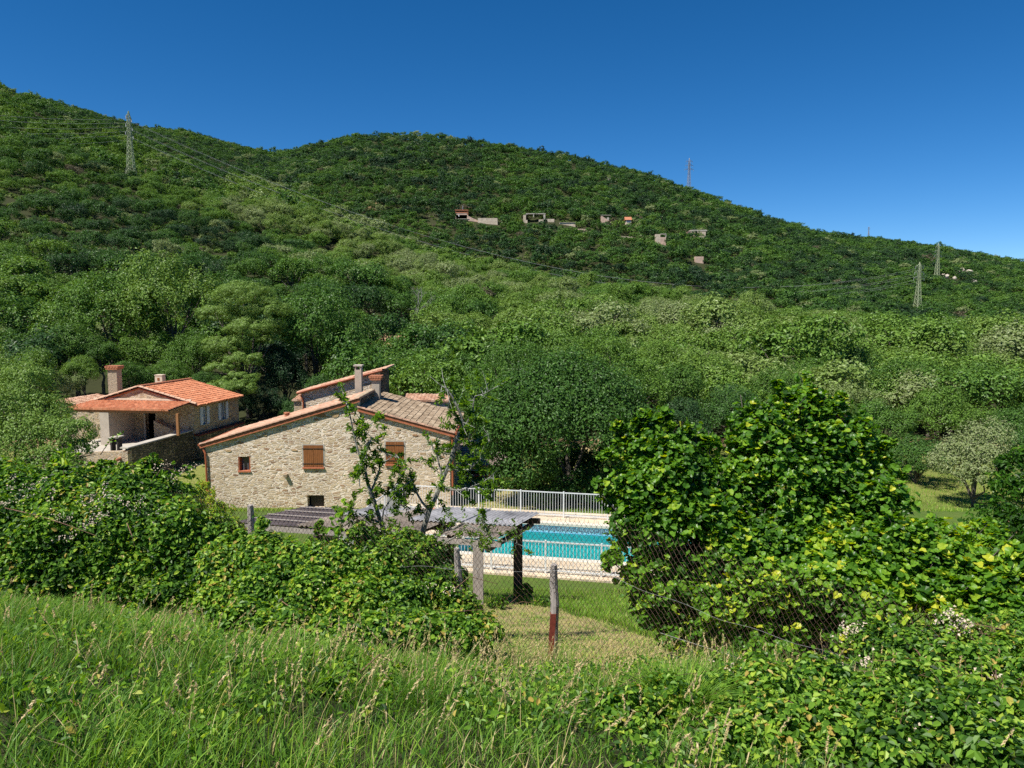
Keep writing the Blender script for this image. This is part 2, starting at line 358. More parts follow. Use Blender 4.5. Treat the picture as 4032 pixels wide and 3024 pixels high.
# water
m, nt, b = newmat('pool_water'); L = nt.links
tr = N(nt, 'ShaderNodeBsdfTransparent'); tr.inputs[0].default_value = (.16, .78, .74, 1)
gl = N(nt, 'ShaderNodeBsdfGlossy'); gl.inputs['Roughness'].default_value = .06
fr = N(nt, 'ShaderNodeFresnel'); fr.inputs[0].default_value = 1.33; mx = N(nt, 'ShaderNodeMixShader')
nz = N(nt, 'ShaderNodeTexNoise'); nz.inputs['Scale'].default_value = 2.2; nz.inputs['Detail'].default_value = 3; tc = N(nt, 'ShaderNodeTexCoord'); L.new(tc.outputs['Object'], nz.inputs[0])
bp = N(nt, 'ShaderNodeBump'); bp.inputs['Distance'].default_value = .02; L.new(nz.outputs[0], bp.inputs['Height']); L.new(bp.outputs[0], gl.inputs['Normal']); L.new(bp.outputs[0], fr.inputs['Normal'])
L.new(fr.outputs[0], mx.inputs[0]); L.new(tr.outputs[0], mx.inputs[1]); L.new(gl.outputs[0], mx.inputs[2]); L.new(mx.outputs[0], nt.nodes['Material Output'].inputs[0])
M['water'] = m
# mosaic
m, nt, b = newmat('blue_mosaic'); L = nt.links
tc = N(nt, 'ShaderNodeTexCoord'); vo = N(nt, 'ShaderNodeTexVoronoi', distance='CHEBYCHEV'); vo.inputs['Scale'].default_value = 28; vo.inputs['Randomness'].default_value = .15; L.new(tc.outputs['Object'], vo.inputs[0])
sp = N(nt, 'ShaderNodeSeparateColor'); L.new(vo.outputs['Color'], sp.inputs[0])
r = ramp(nt, [(0, (.12, .38, .50)), (.5, (.22, .50, .58)), (1, (.38, .64, .70))]); L.new(sp.outputs[0], r.inputs[0]); L.new(r.outputs[0], b.inputs['Base Color']); b.inputs['Roughness'].default_value = .3
M['mosaic'] = m
# corrugated sheets
M['sheet'] = plain('galvanised_sheet', (.36, .35, .35), .65, .5, 1.6, metal=.15, bump=.002)
M['sheet_dark'] = plain('dark_sheet', (.13, .105, .10), .4, .5, 1.1, metal=.3, bump=.002, stretch=(1, 5, 1))
M['fibre'] = plain('fibre_cement', (.25, .205, .165), .9, .55, 1.7, bump=.004)
# ------------------------------------------------------------------ ground sheet
CLEAR = hit(1575, 1345, 80, 300)
def ground_tint(x, y):
    t = np.full_like(x, .85)
    dryb = np.interp(x, [-4, 0, .2, 1.3, 2.0, 2.3, 3.5, 6], [15, 21, 20, 16.5, 13.5, 11, 9.5, 8]) + .5 * fbm(x * 1.3, y * 1.3)
    t = np.where((y < dryb) & (y > 6.5), .60, t)
    t = np.where(y <= 6.5, .12 + .1 * fbm(x * 2, y * 2), t)  # soil darkened to paint shade between the grass blades
    t = np.where((x < -.9) & (y < 11), .10, t)  # same painted darkness beneath the brambles
    t = np.where(y >= dryb, .96, t)
    t = np.where(y > 36, .80 + .15 * fbm(x / 3, y / 3), t)
    t = np.where((np.abs(x + 1.5) < 5) & (y > 38) & (y < 48), .62, t)
    t = np.where((x < -14) & (y > 30) & (y < 47), .9, t)
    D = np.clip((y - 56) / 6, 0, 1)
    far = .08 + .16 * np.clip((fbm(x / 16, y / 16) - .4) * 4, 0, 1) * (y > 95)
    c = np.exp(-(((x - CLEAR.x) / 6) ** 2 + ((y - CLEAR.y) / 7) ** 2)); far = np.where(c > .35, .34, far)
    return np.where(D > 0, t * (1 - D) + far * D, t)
front = np.radians(np.arange(-50, 50.01, .26)); back = np.radians(np.arange(53, 308, 5.0))
az = np.concatenate([front, back]); rr = 0.4 * (3200 / 0.4) ** (np.arange(0, 421) / 420.0)
A, Rr = np.meshgrid(az, rr); X = Rr * np.sin(A); Y = Rr * np.cos(A); Z = H(X, Y, True)
n = len(az); k = len(rr); i = np.arange(k - 1)[:, None] * n; j = np.arange(n)[None, :]; j2 = (j + 1) % n
q = np.stack([i + j, i + n + j, i + n + j2, i + j2], -1).reshape(-1, 4)[:, ::-1]
V = np.stack([X, Y, Z], -1).reshape(-1, 3)
V = np.concatenate([V, [[0, 0, hz(0, 0)]]]); tr_ = np.array([[len(V) - 1, jj, (jj + 1) % n] for jj in range(n)])[:, ::-1]
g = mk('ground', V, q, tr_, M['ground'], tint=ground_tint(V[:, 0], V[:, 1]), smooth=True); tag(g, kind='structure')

# ------------------------------------------------------------------ wall / roof builders
def poly_wall(name, pts, depth_vec, mat, parent, holes=()):
    """vertical wall from an outline (list of points in one plane), extruded by depth_vec; holes are rectangular (a,b) cut with recesses"""
    g = G(); pts = [Vector(p) for p in pts]; g.prism(pts, [p + depth_vec for p in pts])
    o = g.build(name, mat, parent)
    return o
def holed_wall(name, top, zbot, holes, fn, depth, mat, parent):
    """upright wall with rectangular openings: top = [(x, z), ...] left to right (equal x twice = a step), holes = [(x0, x1, z0, z1)],
    fn(x, z, y) gives the world point, y from 0 (outer face) to depth"""
    g = G(); xs = sorted(set([round(p[0], 5) for p in top] + [round(q, 5) for h_ in holes for q in h_[:2]]))
    def ztop(x, side):
        for (xa, za), (xb, zb) in zip(top[:-1], top[1:]):
            if xb - xa < 1e-4: continue
            if (side > 0 and xa - 1e-4 <= x < xb - 1e-4) or (side < 0 and xa + 1e-4 < x <= xb + 1e-4): return za + (zb - za) * (x - xa) / (xb - xa)
        return top[-1][1] if side < 0 else top[0][1]
    def quad(a, b, c, d): g.add([fn(*a), fn(*b), fn(*c), fn(*d)], [(0, 1, 2, 3)])
    for xa, xb in zip(xs[:-1], xs[1:]):
        ta, tb = ztop(xa, 1), ztop(xb, -1); hs__ = sorted([h_ for h_ in holes if h_[0] - 1e-4 <= xa and h_[1] + 1e-4 >= xb], key=lambda q: q[2])
        lo = zbot
        for h_ in hs__ + [None]:
            za, zb = (ta, tb) if h_ is None else (h_[2], h_[2])
            for y in (0, depth): quad((xa, lo, y), (xb, lo, y), (xb, zb, y), (xa, za, y))
            if h_ is not None:
                quad((xa, h_[2], 0), (xb, h_[2], 0), (xb, h_[2], depth), (xa, h_[2], depth)); quad((xa, h_[3], 0), (xb, h_[3], 0), (xb, h_[3], depth), (xa, h_[3], depth)); lo = h_[3]
        quad((xa, ta, 0), (xb, tb, 0), (xb, tb, depth), (xa, ta, depth)); quad((xa, zbot, 0), (xb, zbot, 0), (xb, zbot, depth), (xa, zbot, depth))
    for h_ in holes:
        for x in h_[:2]: quad((x, h_[2], 0), (x, h_[3], 0), (x, h_[3], depth), (x, h_[2], depth))
    for x, sd_ in ((xs[0], 1), (xs[-1], -1)): quad((x, zbot, 0), (x, ztop(x, sd_), 0), (x, ztop(x, sd_), depth), (x, zbot, depth))
    for (xa, za), (xb, zb) in zip(top[:-1], top[1:]):
        if xb - xa < 1e-4: quad((xa, za, 0), (xa, zb, 0), (xa, zb, depth), (xa, za, depth))
    return g.build(name, mat, parent)
def tile_roof(name, O, U, Vv, w, l, mat, parent=None, tw=.20, tl=.34, amp=.045, th=.06):
    """canal-tile roof: O lower corner at the eave, U along the eave, Vv up the slope"""
    U = Vector(U).normalized(); Vv = Vector(Vv).normalized(); Nn = U.cross(Vv).normalized()
    if Nn.z < 0: Nn = -Nn
    nu = max(2, int(round(w / tw))); nr = max(1, int(round(l / tl))); tw = w / nu; tl = l / nr
    S = 8; us = np.arange(nu * S + 1) / S * tw
    hgt = amp * np.abs(np.sin(np.pi * us / tw)) ** .8
    rows = []; vv = []
    for r in range(nr):
        rows += [r * tl, (r + 1) * tl]; vv += [.035, 0.0]
    V = []; UV = []
    jit = R0.normal(0, .006, (nr, nu + 1)); O = Vector(O)
    for k, (s, lift) in enumerate(zip(rows, vv)):
        for a, u in enumerate(us):
            ji = jit[k // 2, min(a // S, nu)]
            p = O + U * float(u) + Vv * (s + (ji if k > 0 else ji * 2)) + Nn * float(hgt[a] + lift + ji)
            V.append(p); UV.append((u + .0001, s - (.01 if k % 2 else -.01)))
    m_ = len(us); qs = [(k * m_ + a, k * m_ + a + 1, (k + 1) * m_ + a + 1, (k + 1) * m_ + a) for k in range(len(rows) - 1) for a in range(m_ - 1)]
    nt = len(V)
    for s in (0, l):
        for a, u in enumerate(us): V.append(O + U * float(u) + Vv * s - Nn * th); UV.append((u, s))
    b0 = nt; b1 = nt + m_; top = (len(rows) - 1) * m_
    qs += [(a + 1, a, b0 + a, b0 + a + 1) for a in range(m_ - 1)]
    qs += [(top + a, top + a + 1, b1 + a + 1, b1 + a) for a in range(m_ - 1)]
    qs += [(b0 + a, b1 + a, b1 + a + 1, b0 + a + 1) for a in range(m_ - 1)]
    o = mk(name, [tuple(v) for v in V], qs, None, mat, parent)
    uvl = o.data.uv_layers.new(name='UVMap'); vi = np.zeros(len(o.data.loops), np.int32); o.data.loops.foreach_get('vertex_index', vi)
    uvl.data.foreach_set('uv', np.asarray(UV, np.float32)[vi].ravel())
    return o
def ridge_tiles(name, a, b, mat, parent, r=.11, step=.4):
    g = G(); a = Vector(a); b = Vector(b); d = (b - a); n = max(1, int(d.length / step)); d /= n
    side = d.normalized().cross(Vector((0, 0, 1))).normalized()
    for i in range(n):
        vs = []
        for q, rr_ in ((0, r * 1.12), (1.06, r * .95)):
            for k in range(7):
                an = math.pi * k / 6; vs.append(a + d * (i + q) + side * rr_ * math.cos(an) + Vector((0, 0, 1)) * (rr_ * math.sin(an) * .9 + (.015 if q == 0 else 0)))
        g.add(vs, [(k, k + 1, k + 8, k + 7) for k in range(6)] + [tuple(range(7))[::-1], tuple(range(7, 14))])
    return g.build(name, mat, parent)
def quad_box(x0, x1, z0, z1, y0, y1):
    return ([(x0, y0, z0), (x1, y0, z0), (x1, y1, z0), (x0, y1, z0)], [(x0, y0, z1), (x1, y0, z1), (x1, y1, z1), (x0, y1, z1)])

# ================================================================== main stone house (front gable at y = 42)
DH = 42.0
def h(px, py): return P(px, py, DH)
hs_ = empty('stone_house', (h(1290, 1990).x, DH + 3, -10.7), 'large cream rubble stone house with brown shutters in the middle of the valley', 'house')
L0 = h(808, 1753); LA = h(1411, 1577); RA = h(1411, 1612); RE = h(1771, 1709)
OPEN = {'small': (939, 985, 1798, 1859), 'shL': (1196, 1272, 1753, 1839), 'low': (1211, 1276, 1950, 1999), 'shR': (1520, 1590, 1739, 1827), 'door': (1524, 1598, 1914, 2010)}
def px_rect(a, b, c, d): p0 = h(a, d); p1 = h(b, c); return p0.x, p1.x, p0.z, p1.z
holed_wall('front_wall', [(L0.x, L0.z), (LA.x, LA.z), (LA.x, RA.z), (RE.x, RE.z)], -11.8, [px_rect(*v) for v in OPEN.values()], lambda x, z, y: (x, DH + y, z), .55, M['stone'], hs_)
# other walls
g = G(); yb = 47.9
g.prism([(L0.x, DH + .55, -11.6), (L0.x + .5, DH + .55, -11.6), (L0.x + .5, yb, -11.6), (L0.x, yb, -11.6)], [(L0.x, DH + .55, L0.z), (L0.x + .5, DH + .55, L0.z + .1), (L0.x + .5, yb, L0.z + .1), (L0.x, yb, L0.z)])
g.build('side_wall', M['stone'], hs_)
g = G(); g.prism([(RE.x - .5, DH + .55, -11.6), (RE.x, DH + .55, -11.6), (RE.x, 50, -11.6), (RE.x - .5, 50, -11.6)], [(RE.x - .5, DH + .55, RE.z), (RE.x, DH + .55, RE.z), (RE.x, 50, RE.z), (RE.x - .5, 50, RE.z)])
g.build('side_wall', M['stone'], hs_)
g = G(); g.prism([(LA.x - .35, DH + .55, -8), (LA.x, DH + .55, -8), (LA.x, yb, -8), (LA.x - .35, yb, -8)], [(LA.x - .35, DH + .55, LA.z - .02), (LA.x, DH + .55, LA.z - .02), (LA.x, yb, LA.z - .02), (LA.x - .35, yb, LA.z - .02)])
g.build('parapet_wall', M['stone_shaded'], hs_)  # faces right, its shade is in the dark stone colour
g = G(); g.box(L0.x, LA.x, yb, yb + .4, -11.6, L0.z); g.box(LA.x, RE.x, 50, 50.4, -11.6, RE.z); g.build('back_wall', M['stone'], hs_)
g = G(); g.box(L0.x + .5, RE.x - .5, DH + .6, DH + .9, -11.5, L0.z - .1); g.build('interior', M['dark'], hs_)
# roofs
vl = Vector((LA.x - L0.x, 0, LA.z - L0.z)); ll = vl.length + .35
O = Vector((L0.x, DH - .12, L0.z)) - vl.normalized() * .25
tile_roof('roof', O + Vector((0, 0, .10)), (0, 1, 0), vl, yb - DH + .4, ll, M['tile_pink'], hs_)
vr = Vector((RA.x - RE.x, 0, RA.z - RE.z)); O = Vector((RE.x, DH - .12, RE.z)) - vr.normalized() * .28
tile_roof('roof', O + Vector((0, 0, .10)), (0, 1, 0), vr, 8.6, vr.length + .3, M['tile_old'], hs_)
for a, b in ((L0 - vl.normalized() * .28, LA + vl.normalized() * .08), (RE - vr.normalized() * .30, RA)):
    a = Vector((a.x, DH - .12, a.z + .13)); b = Vector((b.x, DH - .12, b.z + .13))
    ridge_tiles('verge_tile', a, b, M['verge'], hs_, .085, .42)
    g = G(); g.bar(a + Vector((0, .05, -.13)), b + Vector((0, .05, -.13)), .16, .18); g.build('verge_brick', M['brick'], hs_)
# toothed flashing on the parapet's top: stepped tile noses
g = G()
for k in range(26):
    y = DH + .15 + k * .215; g.tube([(LA.x - .25, y, LA.z + .12), (LA.x + .10, y, LA.z + .17)], .07, 6)
g.build('parapet_tile', M['tile_old'], hs_)
# windows
def shuttered(key, sillpy):
    x0, x1, z0, z1 = px_rect(*OPEN[key]); xm = (x0 + x1) / 2
    fr = G(); fr.box(x0 - .08, x0, DH - .012, DH + .1, z0, z1); fr.box(x1, x1 + .08, DH - .012, DH + .1, z0, z1); fr.box(x0 - .08, x1 + .08, DH - .012, DH + .1, z1, z1 + .07)
    fr.build('window_surround', M['concrete'], hs_)
    for a, b in ((x0 + .005, xm - .006), (xm + .006, x1 - .005)):
        g = G(); nb = 5; w = (b - a) / nb
        for i in range(nb): g.box(a + i * w + .004, a + (i + 1) * w - .004, DH - .03 - .004 * (i % 2), DH + .02, z0 + .02, z1 - .01)
        s_ = g.build('shutter', M['shutter'], hs_)
        for zz in (z0 + .2, z1 - .2): G().box(a - (.06 if a < xm - .1 else -.02), b + (.06 if a > xm - .1 else -.02), DH - .05, DH - .036, zz - .02, zz + .02).build('hinge_strap', M['black_iron'], s_)
    g = G(); g.box(x0 - .05, x1 + .05, DH - .10, DH + .1, z0 - .085, z0 - .003); g.build('window_sill', M['brick'], hs_)
shuttered('shL', 1841); shuttered('shR', 1828)
x0, x1, z0, z1 = px_rect(*OPEN['small'])
wn_ = G().box(x0 - .0, x1, DH + .42, DH + .45, z0, z1).build('window', M['glass'], hs_)
G().box(x0 + .002, x0 + .06, DH + .015, DH + .42, z0 + .08, z1 - .002).build('window_jamb', M['brick'], hs_)
G().box(x1 - .06, x1 - .002, DH + .015, DH + .42, z0 + .08, z1 - .002).build('window_jamb', M['brick'], hs_)
G().box(x0 - .02, x1 + .02, DH - .06, DH + .4, z0, z0 + .08).build('window_sill', M['brick'], hs_)
g = G(); g.tube([((x0 + x1) / 2 - .06, DH + .1, z0 + .05), ((x0 + x1) / 2 - .06, DH + .1, z0 + .48)], .016); g.tube([(x1 - .17, DH + .1, z0 + .05), (x1 - .17, DH + .1, z0 + .48)], .016)
g.build('window_bar', M['lead2'], hs_)
x0, x1, z0, z1 = px_rect(*OPEN['low'])
g = G()
for i in range(5): g.box(x0 + .14 + i * (x1 - x0 - .14) / 5, x0 + .14 + (i + .93) * (x1 - x0 - .14) / 5, DH + .30, DH + .34, z0, z1)
g.build('cellar_door', M['dark_wood'], hs_)
x0, x1, z0, z1 = px_rect(*OPEN['door']); G().box(x0 + .05, x1 - .05, DH + .40, DH + .44, z0, z1).build('door', M['dark_wood'], hs_)
G().box(x0 - .2, x1 + .2, DH - .02, DH + .12, z1 + .003, z1 + .16).build('lintel', M['concrete'], hs_)
p = h(1127, 1870); G().prism([p + Vector((-.08, -.22, -.1)), p + Vector((.08, -.22, -.1)), p + Vector((.1, .02, -.12)), p + Vector((-.1, .02, -.12))], [p + Vector((-.1, -.24, .08)), p + Vector((.09, -.24, .07)), p + Vector((.1, .02, .08)), p + Vector((-.1, .02, .08))]).build('corbel_stone', M['tile_old'], hs_)
# odd big brown stones set proud of the wall
for a, b, w_, h_ in ((1265, 1636, 40, 20), (1320, 1634, 34, 22), (1245, 1652, 22, 10), (1160, 1773, 26, 8), (1635, 1714, 24, 10), (1708, 1735, 18, 14), (1676, 1711, 20, 12), (1570, 1690, 18, 13), (1042, 1713, 22, 10), (900, 1775, 28, 10)):
    p = h(a, b); w2 = w_ / 140; h2 = h_ / 140; rg = np.random.default_rng(a)
    o8 = [(w2 * math.cos(t_) * rg.uniform(.8, 1.1), h2 * math.sin(t_) * rg.uniform(.75, 1.1)) for t_ in np.linspace(0, 2 * math.pi, 9)[:-1]]
    G().prism([p + Vector((x, -.025, z)) for x, z in o8], [p + Vector((x * 1.1, .03, z * 1.1)) for x, z in o8]).build('facing_stone', plain('brown_stone', (.30, .17, .09) if a % 2 else (.44, .30, .16), .95, .4, 14, bump=.02), hs_)
# downpipes
def pipe(pts, parent, r=.055, mat='copper'):
    return G().tube(pts, r, 8).build('downpipe', M[mat], parent)
a = h(801, 1757); pipe([(a.x + .0, DH - .03, a.z), (a.x - .02, DH - .05, a.z - .12), (a.x + .13, DH - .09, a.z - .42), (a.x + .15, DH - .09, -8.6), (a.x + .16, DH - .09, -10.4)], hs_)
a = h(1776, 1712); pipe([(a.x + .02, DH + .02, a.z), (a.x + .07, DH - .02, a.z - .3), (a.x + .07, DH - .02, -8.5), (a.x + .08, DH - .02, -10.3)], hs_)
for x_, z_ in ((L0.x - .30, L0.z + .04), (RE.x + .33, RE.z + .02)):
    G().tube([(x_, DH - .15, z_), (x_, yb + .3, z_)], .075, 8).build('gutter', M['copper'], hs_)
G().tube([(h(1413, 1800).x, DH - .02, h(0, 1830).z), (h(1413, 1800).x, DH - .02, -9.8)], .014, 5).build('conduit', M['lead2'], hs_)
def chimney(name, x0, x1, y0, y1, z0, z1, mat, capmat, parent, style, label=None):
    c = G().box(x0, x1, y0, y1, z0, z1 - .32).build(name, mat, parent)
    g = G()
    if style == 'tiled':
        g.box(x0 - .10, x1 + .10, y0 - .1, y1 + .1, z1 - .30, z1 - .14); g.box(x0 + .04, x1 - .04, y0 + .04, y1 - .04, z1 - .32, z1 - .301)
        for k in range(5):
            xx = x0 - .08 + k * (x1 - x0 + .16) / 4; g.tube([(xx, y0 - .12, z1 - .1), (xx, y1 + .12, z1 - .1)], .10, 6)
    elif style == 'slab':
        for xx in (x0 + .01, x1 - .09):
            g.box(xx, xx + .08, y0, y1, z1 - .319, z1 - .09)
        g.box(x0 - .07, x1 + .07, y0 - .06, y1 + .06, z1 - .088, z1)
    g.build('chimney_cap', capmat, c)
    return c
ctop = P(1409, 1437, 48.6).z; cx0 = P(1397, 1500, 48.6).x; cx1 = P(1423, 1500, 48.6).x
chimney('chimney', cx0, cx1, 48.6, 49.1, -6.6, ctop, M['plaster'], M['concrete'], hs_, 'slab')
cx0 = P(1463, 1500, 46.6).x; cx1 = P(1493, 1500, 46.6).x; ctop = P(1470, 1478, 46.6).z
chimney('chimney', cx0, cx1, 46.6, 47.2, -6.4, ctop, M['plaster'], M['terracotta'], hs_, 'tiled')
cx0 = P(1124, 1632, 45).x; cv = P(1130, 1628, 45)
g = G(); g.tube([(cv.x, 45, cv.z - .75), (cv.x, 45, cv.z - .02)], .15, 10).tube([(cv.x, 45, cv.z), (cv.x, 45, cv.z + .07)], .19, 10); g.build('vent_pot', M['terracotta'], hs_)
G().bar((P(1266, 1600, 47.2).x, 47.2, P(0, 1600, 47.2).z), (P(1350, 1570, 47.2).x, 47.2, P(0, 1570, 47.2).z), .12, .12).build('ridge_flashing', M['dark_wood'], hs_)
local(hs_)

# ------------------------------------------------------------------ back block
BB = 50.6
bb = empty('stone_annexe', (P(1350, 1500, BB).x, BB + 1.5, -10.5), 'taller stone annexe with sloping tiled verge standing behind the large stone house', 'house')
a = P(1186, 1549, BB); b = P(1496, 1464, BB)
poly_wall('front_wall', [Vector((a.x, BB, -10.6)), Vector((b.x, BB, -10.6)), Vector((b.x, BB, b.z)), Vector((a.x, BB, a.z))], Vector((0, 3.0, 0)), M['stone'], bb)
vb = (b - a); vb.y = 0
tile_roof('roof', Vector((a.x, BB - .15, a.z + .14)) - vb.normalized() * .25, (0, 1, 0), vb, 3.4, vb.length + .75, M['tile_pink'], bb)
g = G(); g.bar(Vector((a.x - .2, BB - .10, a.z - .02)), Vector((b.x + .05, BB - .10, b.z + .04)), .14, .09); g.build('verge_brick', M['terracotta'], bb)
g = G(); g.tube([Vector((a.x - .25, BB - .2, a.z + .03)), Vector((b.x + .2, BB - .2, b.z + .12))], .075, 8); g.build('gutter', M['copper'], bb)
pipe([(a.x + .02, BB - .12, a.z - .1), (a.x + .13, BB - .08, a.z - .5), (a.x + .15, BB - .08, -7.6)], bb)
G().box(b.x - .02, b.x + .12, BB + .1, BB + 3.0, b.z - 4.6, b.z - .05).build('shaded_side_wall', M['stone_shaded'], bb)  # thin slab coloured dark to carry this side's shade
q = P(1152, 1590, BB); G().box(q.x, a.x - .02, BB + .3, BB + 2.2, -10.6, q.z + .2).build('lean_to_wall', M['stone_b'], bb)
tile_roof('lean_to_roof', (q.x - .1, BB + .15, q.z + .22), (1, 0, 0), (0, 1, .12), a.x - q.x + .1, 2.2, M['tile_pink'], bb)
w0 = P(1592, 1640, 51.2); w1 = P(1762, 1640, 51.2); zt = P(1600, 1577, 51.2).z
pw = G().prism([(w0.x, 51.2, -10.6), (w1.x, 51.2, -10.6), (w1.x, 52.6, -10.6), (w0.x, 52.6, -10.6)], [(w0.x, 51.2, zt), (w1.x, 51.2, zt - .1), (w1.x, 52.6, zt - .1), (w0.x, 52.6, zt)]).build('rendered_wall', M['cream'], bb)
tile_roof('low_roof', (w0.x - .1, 51.05, zt + .02), (1, 0, -.02), (0, 1, .16), w1.x - w0.x + .2, 1.8, M['tile_pink'], bb, tw=.24)
local(bb)

# ------------------------------------------------------------------ outbuilding with grey roof right of the house
OB = 49.0
e0 = P(1800, 1832, OB); e1 = P(1990, 1838, OB); t0 = P(1790, 1768, 52)
ob = empty('outbuilding', (e0.x + 1.5, OB + 1.5, -10.4), 'low outbuilding with dull grey tiled roof right of the large stone house', 'shed')
G().box(e0.x + .1, e1.x, OB + .3, OB + 3.4, -10.5, e0.z - .03).build('wall', M['stone_b'], ob)
G().box(e0.x + .5, e0.x + 3.2, OB + .26, OB + .295, -10.4, e0.z - .5).build('opening_shade', M['dark'], ob)  # near-black slab on the wall face, painting the opening's shade
tile_roof('roof', (e0.x - .1, OB, e0.z), (1, 0, -.02), (0, 1, .33), e1.x - e0.x + .6, 3.6, M['tile_grey'], ob)
local(ob)
bn = empty('garden_bench', (e0.x + 1.9, 46.4, hz(e0.x + 1.9, 46.4)), 'dull red bench in front of the low grey-roofed outbuilding', 'bench')
bz = P(0, 1874, 46.4).z
G().box(e0.x + .9, e0.x + 2.5, 46.2, 46.6, bz, bz + .06).build('seat', M['rust'], bn)
for xx in (e0.x + 1.0, e0.x + 2.34): G().box(xx, xx + .08, 46.22, 46.58, hz(xx, 46.4) - .05, bz - .002).build('leg', M['dark_wood'], bn)
local(bn)

# ================================================================== tiled house, turned 8 degrees
C0 = P(762, 1590, 54)
def hl(w, s, z): return Vector((C0.x, C0.y, 0)) - bx_ * w + ax * s + Vector((0, 0, z))   # w leftwards along the front, s backwards
zE = C0.z; zR = P(552, 1524, 54.6).z; WH, LR = 8.05, 6.5; wr = 4.2; zB = -10.6
th = empty('tiled_house', hl(4, 3, zB), 'house with bright orange tiled roof and covered porch at left edge of the valley', 'house')
def wpx(px): u = (px - 2016) / F; return (C0.x - u * C0.y) / (bx_.x - u * bx_.y)
dz0, dz1 = P(0, 1728, 54.5).z, P(0, 1621, 54.5).z; dw0, dw1 = wpx(602), wpx(560)
holed_wall('front_wall', [(-WH, zE - .08), (-wr, zR - .10), (0, zE - .08)], zB, [(-dw1, -dw0, dz0, dz1)], lambda x, z, y: hl(-x, y, z), .4, M['stone_b'], th)
wins = [(.80, 2.0), (3.35, 4.75)]; wz0, wz1 = P(0, 1672, 54.9).z, P(0, 1604, 54.9).z
holed_wall('side_wall', [(.4, zE - .1), (6.2, zE - .1)], zB, [(a + .35, b - .35, wz0, wz1) for a, b in wins], lambda x, z, y: hl(y, x, z), .4, M['stone_b'], th)
poly_wall('back_wall', [hl(WH, 6.2, zB), hl(0, 6.2, zB), hl(0, 6.2, zE - .1), hl(wr, 6.2, zR - .1), hl(WH, 6.2, zE - .1)], ax * .3, M['stone_b'], th)
poly_wall('side_wall', [hl(WH, .4, zB), hl(WH, 6.2, zB), hl(WH, 6.2, zE - .1), hl(WH, .4, zE - .1)], bx_ * .4, M['stone_b'], th)
G().prism([hl(WH - .4, 1.2, zB), hl(.45, 1.2, zB), hl(.45, 5.9, zB), hl(WH - .4, 5.9, zB)], [hl(WH - .4, 1.2, zE - .2), hl(.45, 1.2, zE - .2), hl(.45, 5.9, zE - .2), hl(WH - .4, 5.9, zE - .2)]).build('interior', M['dark'], th)
d1 = (hl(wr, 0, zR) - hl(0, 0, zE)); d2 = (hl(wr, 0, zR) - hl(WH, 0, zE))
tile_roof('roof', hl(0, -.15, zE) - d1.normalized() * .45, ax, d1, LR + .3, d1.length + .42, M['tile_new'], th, tw=.21)
tile_roof('roof', hl(WH, -.15, zE) - d2.normalized() * .3, ax, d2, LR + .3, d2.length + .28, M['tile_pink'], th, tw=.21)
ridge_tiles('ridge_cap', hl(wr, -.2, zR + .04), hl(wr, LR + .2, zR + .04), M['terracotta'], th, .12)
for a, b in ((hl(-.3, -.12, zE + .0), hl(wr, -.12, zR + .06)), (hl(WH + .2, -.12, zE + .02), hl(wr, -.12, zR + .06))):
    ridge_tiles('verge_tile', a, b, M['tile_pink'], th, .11)
    G().bar(a + Vector((0, .06, -.15)), b + Vector((0, .06, -.15)), .12, .08).build('verge_brick', M['brick'], th)
# windows with white shutters on the side wall
for a, b in wins:
    fr = G()
    def sq(g_, s0, s1, z0, z1, o0, o1): g_.prism([hl(o0, s0, z0), hl(o1, s0, z0), hl(o1, s1, z0), hl(o0, s1, z0)], [hl(o0, s0, z1), hl(o1, s0, z1), hl(o1, s1, z1), hl(o0, s1, z1)])
    wi = G(); sq(wi, a + .36, b - .36, wz0 + .01, wz1 - .01, .18, .14); wi = wi.build('window', M['glass'], th)
    sq(fr, a + .36, a + .42, wz0, wz1, .13, .08); sq(fr, b - .42, b - .36, wz0, wz1, .13, .08); sq(fr, (a + b) / 2 - .03, (a + b) / 2 + .03, wz0, wz1, .13, .08); fr.build('window_frame', M['white_sh'], wi)
    for s0, s1 in ((a - .02, a + .33), (b - .33, b + .02)):
        g = G(); 
        for k in range(3): sq(g, s0 + k * (s1 - s0) / 3 + .005, s0 + (k + 1) * (s1 - s0) / 3 - .005, wz0 - .03, wz1 + .02, -.01, -.05)
        for zz in (wz0 + .2, wz1 - .2): sq(g, s0, s1, zz - .04, zz + .04, -.052, -.07)
        g.build('shutter', M['white_sh'], th)
    g = G(); sq(g, a + .25, b - .25, wz0 - .1, wz0 - .035, .05, -.1); g.build('window_sill', M['concrete'], th)
# ledge with brick edge along the side wall
zl = P(762, 1709, 54).z
g = G(); g.prism([hl(0, -.1, zB), hl(-.45, -.1, zB), hl(-.45, 6.4, zB), hl(0, 6.4, zB)], [hl(0, -.1, zl - .12), hl(-.45, -.1, zl - .12), hl(-.45, 6.4, zl - .12), hl(0, 6.4, zl - .12)]); g.build('plinth_wall', M['stone_shaded'], th)  # shade of the lower wall put into the stone colour
g = G(); g.prism([hl(-.003, -.1, zl - .118), hl(-.52, -.15, zl - .118), hl(-.52, 6.5, zl - .118), hl(-.003, 6.5, zl - .118)], [hl(-.003, -.1, zl), hl(-.5, -.15, zl - .04), hl(-.5, 6.5, zl - .04), hl(-.003, 6.5, zl)]); g.build('plinth_coping', M['rust'], th)
